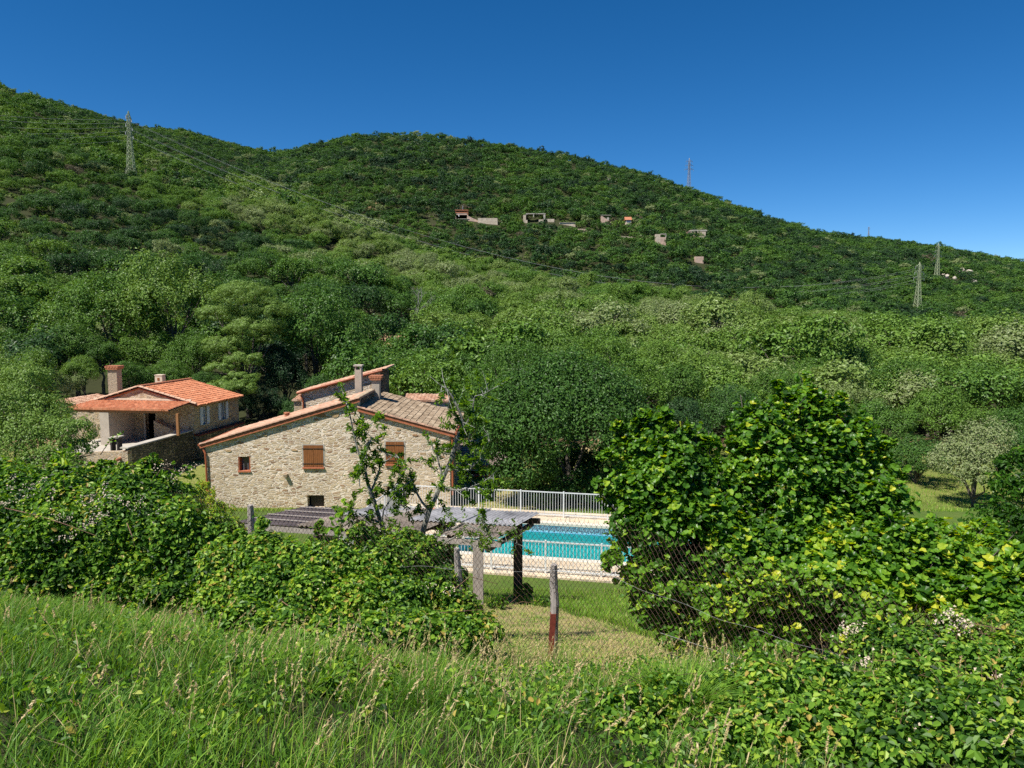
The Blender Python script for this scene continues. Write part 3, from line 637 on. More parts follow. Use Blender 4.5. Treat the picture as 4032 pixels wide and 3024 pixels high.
# door leaf, frame
g = G(); g.prism([hl(dw1 + .12, -.03, dz0), hl(dw1, -.03, dz0), hl(dw1, .2, dz0), hl(dw1 + .12, .2, dz0)], [hl(dw1 + .12, -.03, dz1 + .1), hl(dw1, -.03, dz1 + .1), hl(dw1, .2, dz1 + .1), hl(dw1 + .12, .2, dz1 + .1)])
g.prism([hl(dw0, -.03, dz0), hl(dw0 - .07, -.03, dz0), hl(dw0 - .07, .2, dz0), hl(dw0, .2, dz0)], [hl(dw0, -.03, dz1 + .1), hl(dw0 - .07, -.03, dz1 + .1), hl(dw0 - .07, .2, dz1 + .1), hl(dw0, .2, dz1 + .1)]); g.build('door_frame', M['concrete'], th)
# porch roof on a post and a rendered pier
pf = 2.9; pt = P(0, 1583, 54).z - .0; pe = P(0, 1614, 51.4).z
w_l, w_r = WH - .1, .15
dv = hl(0, 0, pt) - hl(0, -pf, pe)
tile_roof('porch_roof', hl(w_l, -pf, pe), bx_, dv, w_l - w_r, dv.length, M['tile_new'], th, tw=.26, amp=.07)
G().bar(hl(w_l, -.04, pt + .14), hl(w_r, -.04, pt + .14), .06, .12).build('porch_flashing', M['cream'], th)
G().bar(hl(w_l, -pf + .18, pe - .16), hl(w_r, -pf + .18, pe - .16), .16, .16).build('porch_beam', M['porch_wood'], th)
def wpx2(px, s):   # w coordinate of a pixel column on the line s in front of the wall
    u = (px - 2016) / F; o = hl(0, s, 0); return (o.x - u * o.y) / (bx_.x - u * bx_.y)
wp = wpx2(688, -pf + .18); FL = dz0
PB = P(518, 1759, 47.0).z + .035
G().prism([hl(wp + .09, -pf + .1, PB), hl(wp - .09, -pf + .1, PB), hl(wp - .09, -pf + .28, PB), hl(wp + .09, -pf + .28, PB)], [hl(wp + .09, -pf + .1, pe - .24), hl(wp - .09, -pf + .1, pe - .24), hl(wp - .09, -pf + .28, pe - .24), hl(wp + .09, -pf + .28, pe - .24)]).build('porch_post', M['porch_wood'], th)
wa, wb = wpx2(378, -pf + .1), wpx2(414, -pf + .1)
G().prism([hl(wa, -pf + .1, FL - .3), hl(wb, -pf + .1, FL - .3), hl(wb, -.01, FL - .3), hl(wa, -.01, FL - .3)], [hl(wa, -pf + .1, pe - .25), hl(wb, -pf + .1, pe - .25), hl(wb, -.01, pt - .12), hl(wa, -.01, pt - .12)]).build('porch_pier', M['plaster'], th)
# low sloping stone wall beside the door
g = G(); w1_, w2_, w3_ = wpx2(594, -.5), wpx2(610, -.5), wpx2(690, -.5)
g.prism([hl(w1_, -.55, FL), hl(w3_ - .6, -.55, FL), hl(w3_ - .6, -.012, FL), hl(w1_, -.012, FL)], [hl(w1_, -.55, FL + 1.45), hl(w3_ - .6, -.55, FL + .35), hl(w3_ - .6, -.012, FL + .35), hl(w1_, -.012, FL + 1.45)]).build('stair_wall', M['stone_b'], th)
c1 = P(422, 1440, 57.2); c2 = P(463, 1550, 57.2)
chimney('chimney', c1.x, c2.x, 57.2, 57.95, -6.9, c1.z, M['rough_plaster'], M['terracotta'], th, 'tiled')
c1 = P(609, 1476, 60.2); c2 = P(639, 1512, 60.2)
c = G().box(c1.x, c2.x, 60.2, 60.8, -6.6, c1.z - .06).build('chimney', M['cream'], th)
G().box(c1.x - .03, c2.x + .03, 60.17, 60.83, c1.z - .058, c1.z).build('chimney_cap', M['cream'], c); G().box(c1.x + .2, c2.x - .2, 60.185, 60.199, c1.z - .48, c1.z - .24).build('flue_opening', M['shutter'], c)
# low left wing
wl0, wl1 = WH + .02, WH + 3.6; zw = P(0, 1600, 56).z
G().prism([hl(wl1, 1.0, zB), hl(wl0, 1.0, zB), hl(wl0, 5, zB), hl(wl1, 5, zB)], [hl(wl1, 1.0, zw + .18), hl(wl0, 1.0, zw - .45), hl(wl0, 5, zw - .45), hl(wl1, 5, zw + .18)]).build('wing_wall', M['stone_b'], th)
dv = hl(wl1, 0, zw + .25) - hl(wl0 - .6, 0, zw - .5)
tile_roof('wing_roof', hl(wl0 - .3, .8, zw - .32), ax, dv, 4.6, 4.1, M['tile_pink'], th)
local(th)

# ------------------------------------------------------------------ terrace in front of the tiled house
TC = P(518, 1759, 47.0); zt = TC.z; zf = FL
def tl_(w, s, z): return Vector((TC.x, TC.y, 0)) - bx_ * w + ax * s + Vector((0, 0, z))
tw_ = empty('terrace_wall', tl_(3, 3, -10.4), 'high shade-toned stone retaining wall carrying the terrace of the orange roofed house', 'wall')
Sl = 6.9
G().prism([tl_(.45, 0, -11.4), tl_(0, 0, -11.4), tl_(0, Sl, -11.4), tl_(.45, Sl, -11.4)], [tl_(.45, 0, zt - .06), tl_(0, 0, zt - .06), tl_(0, Sl, zt - .06), tl_(.45, Sl, zt - .06)]).build('side_wall', M['stone_shaded'], tw_)  # long side in shade, painted with the darker stone
fwl = poly_wall('front_wall', [tl_(7.5, .0, -11.4), tl_(.003, .0, -11.4), tl_(.003, .0, zf - .02), tl_(.45, 0, zf - .02), tl_(.453, .0, zf - .02), tl_(7.5, .0, zf - .02)][:2] + [tl_(.003, -.01, zf + .55), tl_(7.5, -.01, zf + .05)], -ax * .4, M['stone_b'], tw_)
pa = P(392, 1838, 46.6); pb = P(442, 1872, 46.6)
G().box(pa.x, pb.x, 46.1, 46.9, pb.z, pa.z).build('niche_shade', M['dark'], tw_)  # solid near-black block painting the shade of a niche
G().box(pa.x - .6, pb.x + .3, 46.0, 46.6, pa.z + .01, pa.z + .25).build('lintel', M['concrete'], tw_)
G().tube([(P(461, 1812, 46.3).x, 46.0, P(461, 1812, 46.3).z), (P(461, 1812, 46.3).x, 46.9, P(461, 1812, 46.3).z + .05)], .10, 8).build('drain_pipe', M['terracotta'], tw_)
G().prism([tl_(.5, -.45, zt - .055), tl_(-.06, -.45, zt - .055), tl_(-.06, Sl, zt - .055), tl_(.5, Sl, zt - .055)], [tl_(.5, -.45, zt + .03), tl_(-.04, -.45, zt + .02), tl_(-.04, Sl, zt + .02), tl_(.5, Sl, zt + .03)]).build('coping', M['concrete'], tw_)
G().prism([tl_(7.4, .02, zf - .25), tl_(.46, .02, zf - .25), tl_(.46, Sl, zf - .25), tl_(7.4, Sl, zf - .25)], [tl_(7.4, .02, zf - .01), tl_(.46, .02, zf - .01), tl_(.46, Sl, zf - .01), tl_(7.4, Sl, zf - .01)]).build('terrace_floor', M['concrete'], tw_)
local(tw_)
tb = empty('stone_table', P(372, 1755, 47.6), 'small stone slab table on the terrace edge in front of the grey pier', 'table')
zz = P(372, 1722, 47.6).z; x0, x1 = P(345, 0, 47.6).x, P(392, 0, 47.6).x
G().prism([(x0, 47.3, zz - .06), (x1, 47.3, zz), (x1, 48.0, zz), (x0, 48.0, zz - .06)], [(x0, 47.3, zz + .02), (x1, 47.3, zz + .08), (x1, 48.0, zz + .08), (x0, 48.0, zz + .02)]).build('table_top', M['concrete'], tb)
for xx in (x0 + .12, x1 - .2): G().box(xx, xx + .1, 47.4, 47.9, zf - .2, zz - .05).build('leg', M['dark_wood'], tb)
local(tb)

# ================================================================== pool
pool = empty('swimming_pool', POOL0 + bP * 4.4 + aP * 2.2 + Vector((0, 0, -9.9)), 'rectangular turquoise swimming pool with Greek key tile border between white railings', 'pool')
def pp(l, m, z): return Vector((POOL0.x, POOL0.y, 0)) + bP * l + aP * m + Vector((0, 0, z))
zd = -8.78; zb_ = -9.75; zw_ = -9.16
def slab(g_, l0, l1, m0, m1, z0, z1): return g_.prism([pp(l0, m0, z0), pp(l1, m0, z0), pp(l1, m1, z0), pp(l0, m1, z0)], [pp(l0, m0, z1), pp(l1, m0, z1), pp(l1, m1, z1), pp(l0, m1, z1)])
g = G(); slab(g, -.2, POOL_L + .2, -.2, POOL_W + .2, zb_ - .2, zb_); slab(g, -.2, 0, -.2, POOL_W + .2, zb_, zd - .08); slab(g, POOL_L, POOL_L + .2, -.2, POOL_W + .2, zb_, zd - .08); slab(g, 0, POOL_L, -.2, 0, zb_, zd - .08); slab(g, 0, POOL_L, POOL_W, POOL_W + .2, zb_, zd - .08)
g.build('basin', M['mosaic'], pool)
g = G(); slab(g, -.3, POOL_L + .3, -.3, .02, zd - .078, zd + .03); slab(g, -.3, POOL_L + .3, POOL_W - .02, POOL_W + .3, zd - .078, zd + .03); slab(g, -.3, .02, .021, POOL_W - .021, zd - .078, zd + .03); slab(g, POOL_L - .02, POOL_L + .3, .021, POOL_W - .021, zd - .078, zd + .03)
g.build('coping', M['coping'], pool)
# Greek key meander of dark tiles on the far and left walls
KEY = ["1111110", "1000010", "1011010", "1010010", "1011110", "1000000", "1111111"]
KEY = ["11111110", "10000010", "10111010", "10100010", "10111110", "10000000"]
g = G(); cell = .030; zk = zd - .13; u = .04; i0 = 0
while u < POOL_L - .25:
    for r_, row in enumerate(KEY):
        for c_, ch in enumerate(row):
            if ch == '1': slab(g, u + c_ * cell, u + (c_ + 1) * cell, POOL_W - .006, POOL_W, zk - (r_ + 1) * cell, zk - r_ * cell)
    for c_ in range(8): slab(g, u + c_ * cell, u + (c_ + 1) * cell, POOL_W - .006, POOL_W, zk - 7 * cell, zk - 6 * cell) if c_ >= 7 or c_ == 0 else None
    u += 8 * cell
g.build('greek_key_frieze', plain('frieze_tile', (.10, .11, .16), .3, .2, 5), pool)
g = G(); slab(g, 0, POOL_L, POOL_W - .004, POOL_W, zd - .40, zk - 7.5 * cell); g.build('waterline_tile', plain('pale_blue_tile', (.25, .52, .75), .3, .1, 9), pool)
local(pool)
g = G().add([pp(.002, .002, zw_), pp(POOL_L - .002, .002, zw_), pp(POOL_L - .002, POOL_W - .007, zw_), pp(.002, POOL_W - .007, zw_)], [(0, 1, 2, 3)]); wt = g.build('water', M['water']); tag(wt, kind='structure')
# deck round the pool
g = G(); dm0, dm1, dl0, dl1 = -1.95, POOL_W + 2.0, -4.0, POOL_L + 3.2
slab(g, dl0, dl1, dm0, -.302, zd - .35, zd); slab(g, dl0, dl1, POOL_W + .302, dm1, zd - .35, zd); slab(g, dl0, -.302, -.302, POOL_W + .302, zd - .35, zd); slab(g, POOL_L + .302, dl1, -.302, POOL_W + .302, zd - .35, zd)
dk = g.build('pool_deck', M['paving']); tag(dk, kind='structure')

# white railings
def railing(a, b, label, hgt=1.12, zg=zd, sp=1.9):
    a = Vector(a); b = Vector(b); L_ = (b - a).length; n_ = max(1, round(L_ / sp)); d = (b - a) / n_
    r = empty('pool_fence', (a.x, a.y, zg), label, 'fence', 'white metal railings round the pool')
    up = Vector((0, 0, 1)); dn = d.normalized(); 
    for i in range(n_ + 1):
        p = a + d * i + up * (zg - a.z)
        G().bar(p + up * -.02, p + up * (hgt + .03), .06, .06, up=dn).build('fence_post', M['white'], r)
    for i in range(n_):
        p = a + d * i + up * (zg - a.z); g = G(); q = p + d
        for zz in (.10, hgt - .03): g.bar(p + dn * .037 + up * zz, q - dn * .037 + up * zz, .035, .045)
        m_ = int(d.length / .115)
        for k in range(1, m_): 
            s = p + d * (k / m_); g.bar(s + up * .123, s + up * (hgt - .053), .016, .016, up=dn)
        g.build('railing_panel', M['white'], r)
    local(r); return r
railing((-6.3, 26.25, 0), (-6.3 + bP.x * 15.2, 26.25 + bP.y * 15.2, 0), 'white railing on the near side of the pool')
railing((-5.2 + .0, 33.25, 0), (-5.2 + bP.x * 15.2, 33.25 + bP.y * 15.2, 0), 'white railing on the far side of the pool in front of the walnut tree')
railing((-6.3, 26.35, 0), (-5.2, 33.15, 0), 'white railing joining both long railings at the left end of the pool')

# ================================================================== open shed with sheet roof
cA, cB, cC, cD = P(918, 2056, 20.1), P(1958, 2128, 18.5), P(2122, 2034, 20.9), P(1205, 1994, 21.9)
sh = empty('open_shed', (-3.5, 20, -7.9), 'open timber shed with patched corrugated sheet roof in front of the stone house', 'shed')
def bil(s, t, dz=0): return (cA * (1 - s) + cB * s) * (1 - t) + (cD * (1 - s) + cC * s) * t + Vector((0, 0, dz))
def sheet(name, s0, s1, t0, t1, mat, dz=0, amp=.022, wl=.13, along='t'):
    L1 = (bil(s1, 0) - bil(s0, 0)).length; n_ = int(L1 / wl * 6); us = np.linspace(s0, s1, n_ + 1); V = []
    for t in (t0, (t0 + t1) / 2, t1):
        for a, s in enumerate(us): V.append(bil(s, t, dz + amp * math.sin(a * math.pi / 3)))
    nn = len(V)
    V += [v - Vector((0, 0, .012)) for v in V]; m_ = n_ + 1
    q = [(k * m_ + a, k * m_ + a + 1, (k + 1) * m_ + a + 1, (k + 1) * m_ + a) for k in range(2) for a in range(n_)]
    q += [(nn + x3, nn + x2, nn + x1, nn + x0) for x0, x1, x2, x3 in list(q)]
    q += [(a + 1, a, nn + a, nn + a + 1) for a in range(n_)] + [(2 * m_ + a, 2 * m_ + a + 1, nn + 2 * m_ + a + 1, nn + 2 * m_ + a) for a in range(n_)]
    return mk(name, [tuple(v) for v in V], q, None, mat, sh)
sheet('roof_sheet', 0, .30, .0, 1, M['sheet_dark'], .0, .012)
sheet('roof_sheet', .26, .47, -.02, .55, M['fibre'], .05, .02)
sheet('roof_sheet', .29, .50, .50, 1.0, M['sheet'], .09)
sheet('roof_sheet', .46, .72, -.02, 1.0, M['fibre'], .10, .02)
sheet('roof_sheet', .60, .80, .35, 1.02, M['sheet'], .16)
sheet('roof_sheet', .79, 1.0, -.01, .46, M['fibre'], .07)
sheet('roof_sheet', .76, 1.0, .42, 1.0, M['sheet'], .12)
for t in (.2, .42, .66, .88):
    G().bar(bil(.01, t, .045), bil(.27, t - .03, .045), .035, .02).build('roof_batten', M['old_wood'], sh)
for t in (.02, .5, .97): G().bar(bil(-.01, t, -.11), bil(1.01, t, -.11), .10, .14).build('roof_beam', M['old_wood'] if t < .1 else M['dark_wood'], sh)
for s in (.33, .62, .97): G().bar(bil(s, -.02, -.24), bil(s, 1.02, -.24), .10, .11).build('cross_beam', M['dark_wood'], sh)
def post(px, d, wd, mat, top):
    x = (px - 2016) / F * d; zg = hz(x, d) - .2
    G().box(x - wd / 2, x + wd / 2, d - wd / 2, d + wd / 2, zg, top).build('shed_post', M[mat], sh)
post(1879, 18.75, .26, 'old_wood', cB.z - .18); post(2040, 20.75, .26, 'dark_wood', cB.z - .2); post(1772, 20.9, .24, 'dark_wood', cB.z - .2)
post(1275, 19.8, .2, 'old_wood', cA.z - .2); post(1302, 21.0, .2, 'old_wood', cA.z - .2); post(960, 20.4, .18, 'dark_wood', cA.z - .2); post(1600, 19.3, .22, 'dark_wood', cA.z - .2)
local(sh)
rt = P(1655, 2022, 21.2)
o = tile_roof('tile_stack', (rt.x - .35, 20.9, rt.z - .05), (1, 0, 0), (0, 1, .1), .8, .7, M['tile_new']); tag(o, 'small pile of orange roof tiles lying on the sheet roof of the shed', 'roof tiles')
# ================================================================== chain link fence
FP = [(480, 9.2), (800, 8.6), (1335, 8.0), (2180, 7.3), (3300, 5.8), (4200, 4.7)]
FT = [(480, 1925), (810, 1952), (1097, 1992), (1350, 2022), (1500, 2045), (1800, 2062), (2180, 2052), (2420, 2060), (2700, 2130), (3000, 2205), (3285, 2282), (3650, 2392), (4200, 2520)]
def fence_d(px): return np.interp(px, [a for a, b in FP], [b for a, b in FP])
pxs = np.linspace(480, 4200, 400); ds = fence_d(pxs); fx = (pxs - 2016) / F * ds
arc = np.concatenate([[0], np.cumsum(np.hypot(np.diff(fx), np.diff(ds)))])
ftop = zpix(np.interp(pxs, [a for a, b in FT], [b for a, b in FT]), ds)
def fpt(s, v):
    """point of the fence surface: s along, v metres below its top edge"""
    x = np.interp(s, arc, fx); y = np.interp(s, arc, ds); z = np.interp(s, arc, ftop)
    bul = .035 * np.sin(s * 3.1 + v * 2) + .03 * np.sin(s * 1.3 + 1)
    return np.stack([x + .01 * np.sin(s * 5 + v * 7), y + bul, z - v + .012 * np.sin(s * 9 + v * 4)], -1)
cl = empty('chain_link_fence', (0, 7.5, -3.7), 'rusty chain link fence crossing the foreground between the meadow and the pool', 'fence')
cw, chh = .052, .036; Hf = 1.5; rows_ = int(Hf / chh); cols_ = int(arc[-1] / cw)
segs = []
r_ = np.arange(rows_); 
for c in range(cols_):
    # each wire zigzags down: nodes alternate half a cell left/right
    s_ = (c + .5 * (np.arange(rows_ + 1) % 2)) * cw
    vj = np.arange(rows_ + 1) * chh
    p = fpt(s_, vj) + R0.normal(0, .0022, (rows_ + 1, 3)); segs.append(np.stack([p[:-1], p[1:]], 1))
    s2 = (c + 1 - .5 * (np.arange(rows_ + 1) % 2)) * cw
    p = fpt(s2, vj) + R0.normal(0, .0022, (rows_ + 1, 3)); segs.append(np.stack([p[:-1], p[1:]], 1))
    if c % 1 == 0:
        p0 = fpt(np.array([c * cw]), np.array([0.]))[0]; p1 = p0 + np.array([.008 * (-1) ** c, 0, .03]); segs.append(np.array([[p0, p1]]))
S_ = np.concatenate(segs)
def segs_mesh(name, S, r, mat, parent=None, n=3):
    a = S[:, 0]; b = S[:, 1]; d = b - a; d /= np.linalg.norm(d, axis=1)[:, None] + 1e-9
    x = np.cross(d, np.array([.31, .9, .2])); x /= np.linalg.norm(x, axis=1)[:, None]; y = np.cross(d, x)
    rr_ = np.broadcast_to(np.asarray(r, float), (len(S),))[:, None]
    V = []
    for e in (a, b):
        for k in range(n):
            an = 2 * math.pi * k / n; V.append(e + (x * math.cos(an) + y * math.sin(an)) * rr_)
    V = np.stack(V, 1).reshape(-1, 3); base = np.arange(len(S))[:, None] * 2 * n
    q = np.concatenate([np.stack([base[:, 0] + k, base[:, 0] + (k + 1) % n, base[:, 0] + n + (k + 1) % n, base[:, 0] + n + k], -1) for k in range(n)])
    return mk(name, V, q, None, mat, parent)
segs_mesh('wire_mesh', S_, .0017, M['rust_wire'], cl)
ss = np.linspace(.5, arc[-1] - .2, 90)
p = fpt(ss, .55 + .05 * np.sin(ss)); segs_mesh('tension_wire', np.stack([p[:-1], p[1:]], 1), .0015, M['wire'], cl)
k0 = P(2600, 2492, 6.55); k1 = P(3330, 2705, 5.45); G().tube([k0, (k0 + k1) / 2 + Vector((0, 0, -.02)), k1], .0022, 5).build('loose_wire', M['wire'], cl)
def fpost(px, t0, d, w, mat, label, lean=0, kind='post', b=None):
    p = P(px, t0, d); zg = hz(p.x, d) - .15
    g = G()
    if kind == 'post':
        nseg = 6; pts = []; rad = []
        for k in range(nseg + 1):
            f_ = k / nseg; pts.append((p.x + lean * (1 - f_) + .008 * math.sin(k * 2), d + .01 * math.sin(k * 3), zg + (p.z - zg) * f_)); rad.append(w * (.56 - .05 * f_))
        rad[-1] *= .78; g.tube(pts, rad, 9)
    else:
        g.box(-w / 2, w / 2, -.004, .004, 0, 1).box(-w / 2, -w / 2 + .008, .004, w * .8, 0, 1)
        q = Vector((p.x, d, zg)); 
        Mx = Matrix.Translation(q) @ Matrix(((1, 0, -lean, 0), (0, 1, 0, 0), (0, 0, p.z - zg, 0), (0, 0, 0, 1)))
        g.v = [tuple(Mx @ Vector(v)) for v in g.v]
    o = g.build('fence_post', M[mat], cl, smooth=False); o['label'] = label; return o
fpost(2182, 2222, 7.36, .085, 'old_wood', 'grey weathered wooden post in the middle', lean=.005)
fpost(2163, 2418, 7.22, .055, 'rust', 'short red iron stake wired to the grey wooden post', lean=-.04, kind='iron')
G().tube([P(2155, 2603, 7.15), P(2175, 2590, 7.12), P(2212, 2602, 7.25), P(2190, 2612, 7.3), P(2140, 2626, 7.2), P(2050, 2655, 7.25)], .005, 5).build('tie_wire', M['wire'], cl)
fpost(1332, 2165, 8.12, .05, 'rust', 'rusty angle iron post in the brambles', kind='iron')
fpost(988, 1988, 8.55, .085, 'old_wood', 'grey wooden post near the shed roof')
fpost(1800, 2158, 7.85, .075, 'old_wood', 'thin leaning wooden stake beside the shed post', lean=.06)
local(cl)

# ================================================================== pylons and cables
def pylon(px, pyf, pyt, turn, label, mat='lead', d=None, wide=1.0):
    base = hit(px, pyf) if d is None else P(px, pyf, d)
    d = base.y; top = P(px, pyt, d).z; hgt = top - base.z
    o = empty('pylon', base - Vector((0, 0, 1.5)), label, 'pylon', 'steel pylons on the hills')
    Rm = Matrix.Rotation(turn, 3, 'Z'); k_ = .5 * .42 * d / 330 * wide   # member size
    k_ = max(.10, min(.20, k_ * .9))
    def w_at(f): return np.interp(f, [0, .18, .62, .9, 1], [.072, .045, .024, .020, .002]) * hgt * wide
    def c(f, i, j): w = w_at(f); return base + Rm @ Vector((i * w, j * w, 0)) + Vector((0, 0, f * hgt))
    lv = [-.05, .09, .18, .27, .36, .44, .52, .59, .66, .72, .78, .84, .9, 1]
    g = G()
    for i, j in ((-1, -1), (1, -1), (1, 1), (-1, 1)):
        for a, b in zip(lv[:-1], lv[1:]): g.bar(c(a, i, j), c(b, i, j), k_, k_)
    g.build('legs', M[mat], o)
    g = G(); sides = [((-1, -1), (1, -1)), ((1, -1), (1, 1)), ((1, 1), (-1, 1)), ((-1, 1), (-1, -1))]
    for a, b in zip(lv[:-2], lv[1:-1]):
        for s0, s1 in sides:
            g.bar(c(a, *s0), c(b, *s1), k_ * .6, k_ * .6); g.bar(c(a, *s1), c(b, *s0), k_ * .6, k_ * .6)
            g.bar(c(b, *s0), c(b, *s1), k_ * .6, k_ * .6)
    g.build('bracing', M[mat], o)
    tips = []
    for f, L_ in ((.66, .145), (.78, .125), (.90, .105)):
        g = G(); gi = G()
        for sgn in (-1, 1):
            w = w_at(f); tip = base + Rm @ Vector((sgn * L_ * hgt, 0, 0)) + Vector((0, 0, f * hgt + .2))
            for j in (-1, 1):
                g.bar(c(f, sgn, j), tip, k_ * .7, k_ * .7); g.bar(c(min(f + .05, .95), sgn, j), tip, k_ * .6, k_ * .6)
            q = tip - Vector((0, 0, .05 * hgt)); tips.append(q)
            n_ = 7; gi.tube([tip + (q - tip) * (t / n_) for t in range(n_ + 1)], [.07 if t % 2 else .16 for t in range(n_ + 1)], 6)
        a_ = g.build('crossarm', M[mat], o); gi.build('insulator', M['lead2'], a_)
    local(o)
    return tips, base
tipsA, bA = pylon(518, 706, 437, math.radians(97), 'pale green lattice pylon on the left hillside')
tipsB, bB = pylon(2712, 740, 622, math.radians(15), 'grey lattice pylon standing against the sky on the central ridge', 'lead2')
tipsC, bC = pylon(3612, 1222, 1032, math.radians(20), 'pale green pylon, nearer and lower of the two on the right slope')
tipsD, bD = pylon(3688, 1104, 958, math.radians(25), 'pale green pylon right behind the nearer one, beside the pale boulders')
tipsE, bE = pylon(3420, 926, 892, math.radians(10), 'tiny faint pylon just showing over the right skyline', 'lead2', d=980)
def cable(a, b, sag, label, grp, r=.045):
    n_ = 24; pts = []
    for i in range(n_ + 1):
        t = i / n_; p = a.lerp(b, t); p.z -= sag * 4 * t * (1 - t); pts.append(p)
    mid = (a + b) / 2; o = G().tube([p - mid for p in pts], r, 4, cap=False).build('power_cable', M['cable']); o.location = mid
    tag(o, label, 'cable', grp)
ends = [(0, 378), (0, 405), (0, 436), (0, 462), (0, 485), (0, 527)]
order = sorted(tipsA, key=lambda v: -v.z)
nm = ['top', 'second', 'third', 'fourth', 'fifth', 'lowest']
for k, (e, tp) in enumerate(zip(ends, order)):
    q = P(-700, e[1] - 75 + 4 * k, 300); cable(q, tp, 5, '%s of the six thin cables from the left edge to the left hillside pylon' % nm[k], 'cables left of the pylon', .035)
rt_ends = [(3500, 1060), (3500, 1085), (3500, 1110), (3500, 1140), (3500, 1165), (3500, 1190)]
ordC = sorted(tipsC, key=lambda v: -v.z)
for k, (tp, tc_) in enumerate(zip(order, ordC)):
    cable(tp, tc_, 26, '%s of the six thin cables sagging across the valley between the left and right pylons' % nm[k], 'cables across the valley', .035)

# ================================================================== far houses on the hill
RECTS = []
def far_house(px, py, label, parts, cat='house', name='hillside_house', d=None):
    b = hit(px, py, 350) if d is None else P(px, py, d); d = b.y; m_ = F / d
    o = empty(name, b, label, cat)
    X = lambda q: (q - 2016) / F * d
    xs = []; ys = []
    groups = {}
    for kind, x0, x1, y0, y1, dep, mat in parts:
        off = {'wall': 0, 'roof': -.3, 'window': -.05, 'post': 0, 'beam': -.1, 'terrace': -1.5, 'mast': 1}.get(kind, 0)
        z0, z1 = P(0, y1, d).z, P(0, y0, d).z
        if kind in ('wall', 'terrace'): z0 -= 3
        g = G(); g.box(X(x0), X(x1), d + off, d + off + dep, z0, z1)
        if kind == 'pitched':
            g = G(); g.prism([(X(x0), d - .4, z0), (X(x1), d - .4, z0), (X(x1), d + dep, z0), (X(x0), d + dep, z0)], [(X(x0), d + dep * .45, z1), (X(x1), d + dep * .45, z1), (X(x1), d + dep * .55, z1), (X(x0), d + dep * .55, z1)]); kind = 'roof'
        if kind == 'mono':
            g = G(); g.prism([(X(x0), d - .1, z0 - 3), (X(x1), d - .1, z0 - 3), (X(x1), d + dep, z0 - 3), (X(x0), d + dep, z0 - 3)], [(X(x0), d - .1, z1), (X(x1), d - .1, z0), (X(x1), d + dep, z0), (X(x0), d + dep, z1)]); kind = 'wall'
        g.build(kind, M[mat], o); xs += [x0, x1]; ys += [y0, y1]
    local(o); RECTS.append((min(xs) - 6, max(xs) + 6, min(ys) - 4, max(ys) + 6, d))
    return o
M['far_wall'] = plain('pinkish_stone', (.50, .36, .28), .9, .3, .8)
M['far_tan'] = plain('sandy_wall', (.50, .42, .32), .9, .3, .7)
far_house(1822, 866, 'pinkish stone house with flat red canopy on the far hill, leftmost', [('wall', 1796, 1846, 846, 866, 7, 'far_wall'), ('roof', 1795, 1847, 826, 829, 7.5, 'terracotta'), ('post', 1797, 1800, 829, 846, .5, 'terracotta'), ('post', 1843, 1846, 829, 846, .5, 'terracotta'), ('beam', 1800, 1843, 835, 839, .4, 'terracotta'), ('wall', 1800, 1842, 838, 846, 6, 'far_wall'), ('mono', 1846, 1884, 850, 868, 6, 'far_wall'), ('roof', 1806, 1850, 861, 863, 2, 'concrete'), ('window', 1808, 1812, 846, 852, .4, 'white'), ('mast', 1824, 1826, 808, 828, .3, 'lead2'), ('terrace', 1884, 1960, 860, 872, 4, 'far_tan')])
far_house(2110, 878, 'open concrete frame pergola on the far hill between two pale walls', [('beam', 2070, 2146, 840, 843, 5, 'concrete'), ('post', 2070, 2076, 843, 866, .8, 'concrete'), ('post', 2138, 2145, 843, 878, .8, 'concrete'), ('post', 2098, 2101, 843, 855, .5, 'concrete'), ('wall', 2060, 2076, 846, 866, 5, 'far_tan'), ('wall', 2120, 2150, 864, 880, 4, 'far_tan'), ('wall', 2148, 2180, 862, 875, 4, 'far_tan')], 'pergola', 'pergola')
far_house(2235, 888, 'long pale terrace wall below the concrete pergola', [('wall', 2200, 2262, 877, 888, 3, 'far_tan'), ('roof', 2200, 2262, 876, 877, 3, 'concrete')], 'wall', 'retaining_wall')
far_house(2300, 915, 'sandy stone terrace wall lower than the other far walls', [('wall', 2268, 2326, 901, 914, 3, 'far_wall')], 'wall', 'retaining_wall')
far_house(2386, 884, 'square pink stone house with flat top on the far hill', [('mono', 2361, 2412, 848, 882, 6, 'far_wall'), ('window', 2384, 2392, 856, 868, .4, 'concrete'), ('roof', 2360, 2400, 846.5, 848, 6, 'concrete')])
far_house(2468, 890, 'small white house with an orange pitched roof on the far hill', [('wall', 2458, 2478, 866, 892, 5, 'cream'), ('pitched', 2454, 2481, 852, 866, 5.5, 'terracotta'), ('window', 2461, 2476, 868, 876, .3, 'glass')])
far_house(2465, 936, 'pale low wall beside the far dark trees right of the orange roof', [('wall', 2440, 2484, 931, 938, 3, 'far_tan')], 'wall', 'retaining_wall')
far_house(2592, 960, 'narrow earth coloured ruin with a lintel on the far hill', [('wall', 2574, 2592, 922, 965, 3, 'far_tan'), ('wall', 2592, 2614, 934, 965, 3, 'far_wall'), ('beam', 2594, 2615, 920, 923, 2, 'concrete'), ('post', 2612, 2615, 920, 934, .5, 'concrete')], 'ruin', 'stone_ruin')
far_house(2735, 938, 'long low house with a pale flat roof, rightmost on the far hill', [('wall', 2700, 2732, 910, 938, 6, 'far_wall'), ('wall', 2732, 2768, 912, 925, 6, 'far_tan'), ('beam', 2709, 2773, 905, 910, 7, 'concrete')])
far_house(2745, 1035, 'bare sandy bank with a broken wall below the rightmost far house', [('wall', 2730, 2762, 1010, 1030, 3, 'far_wall')], 'wall', 'stone_bank')

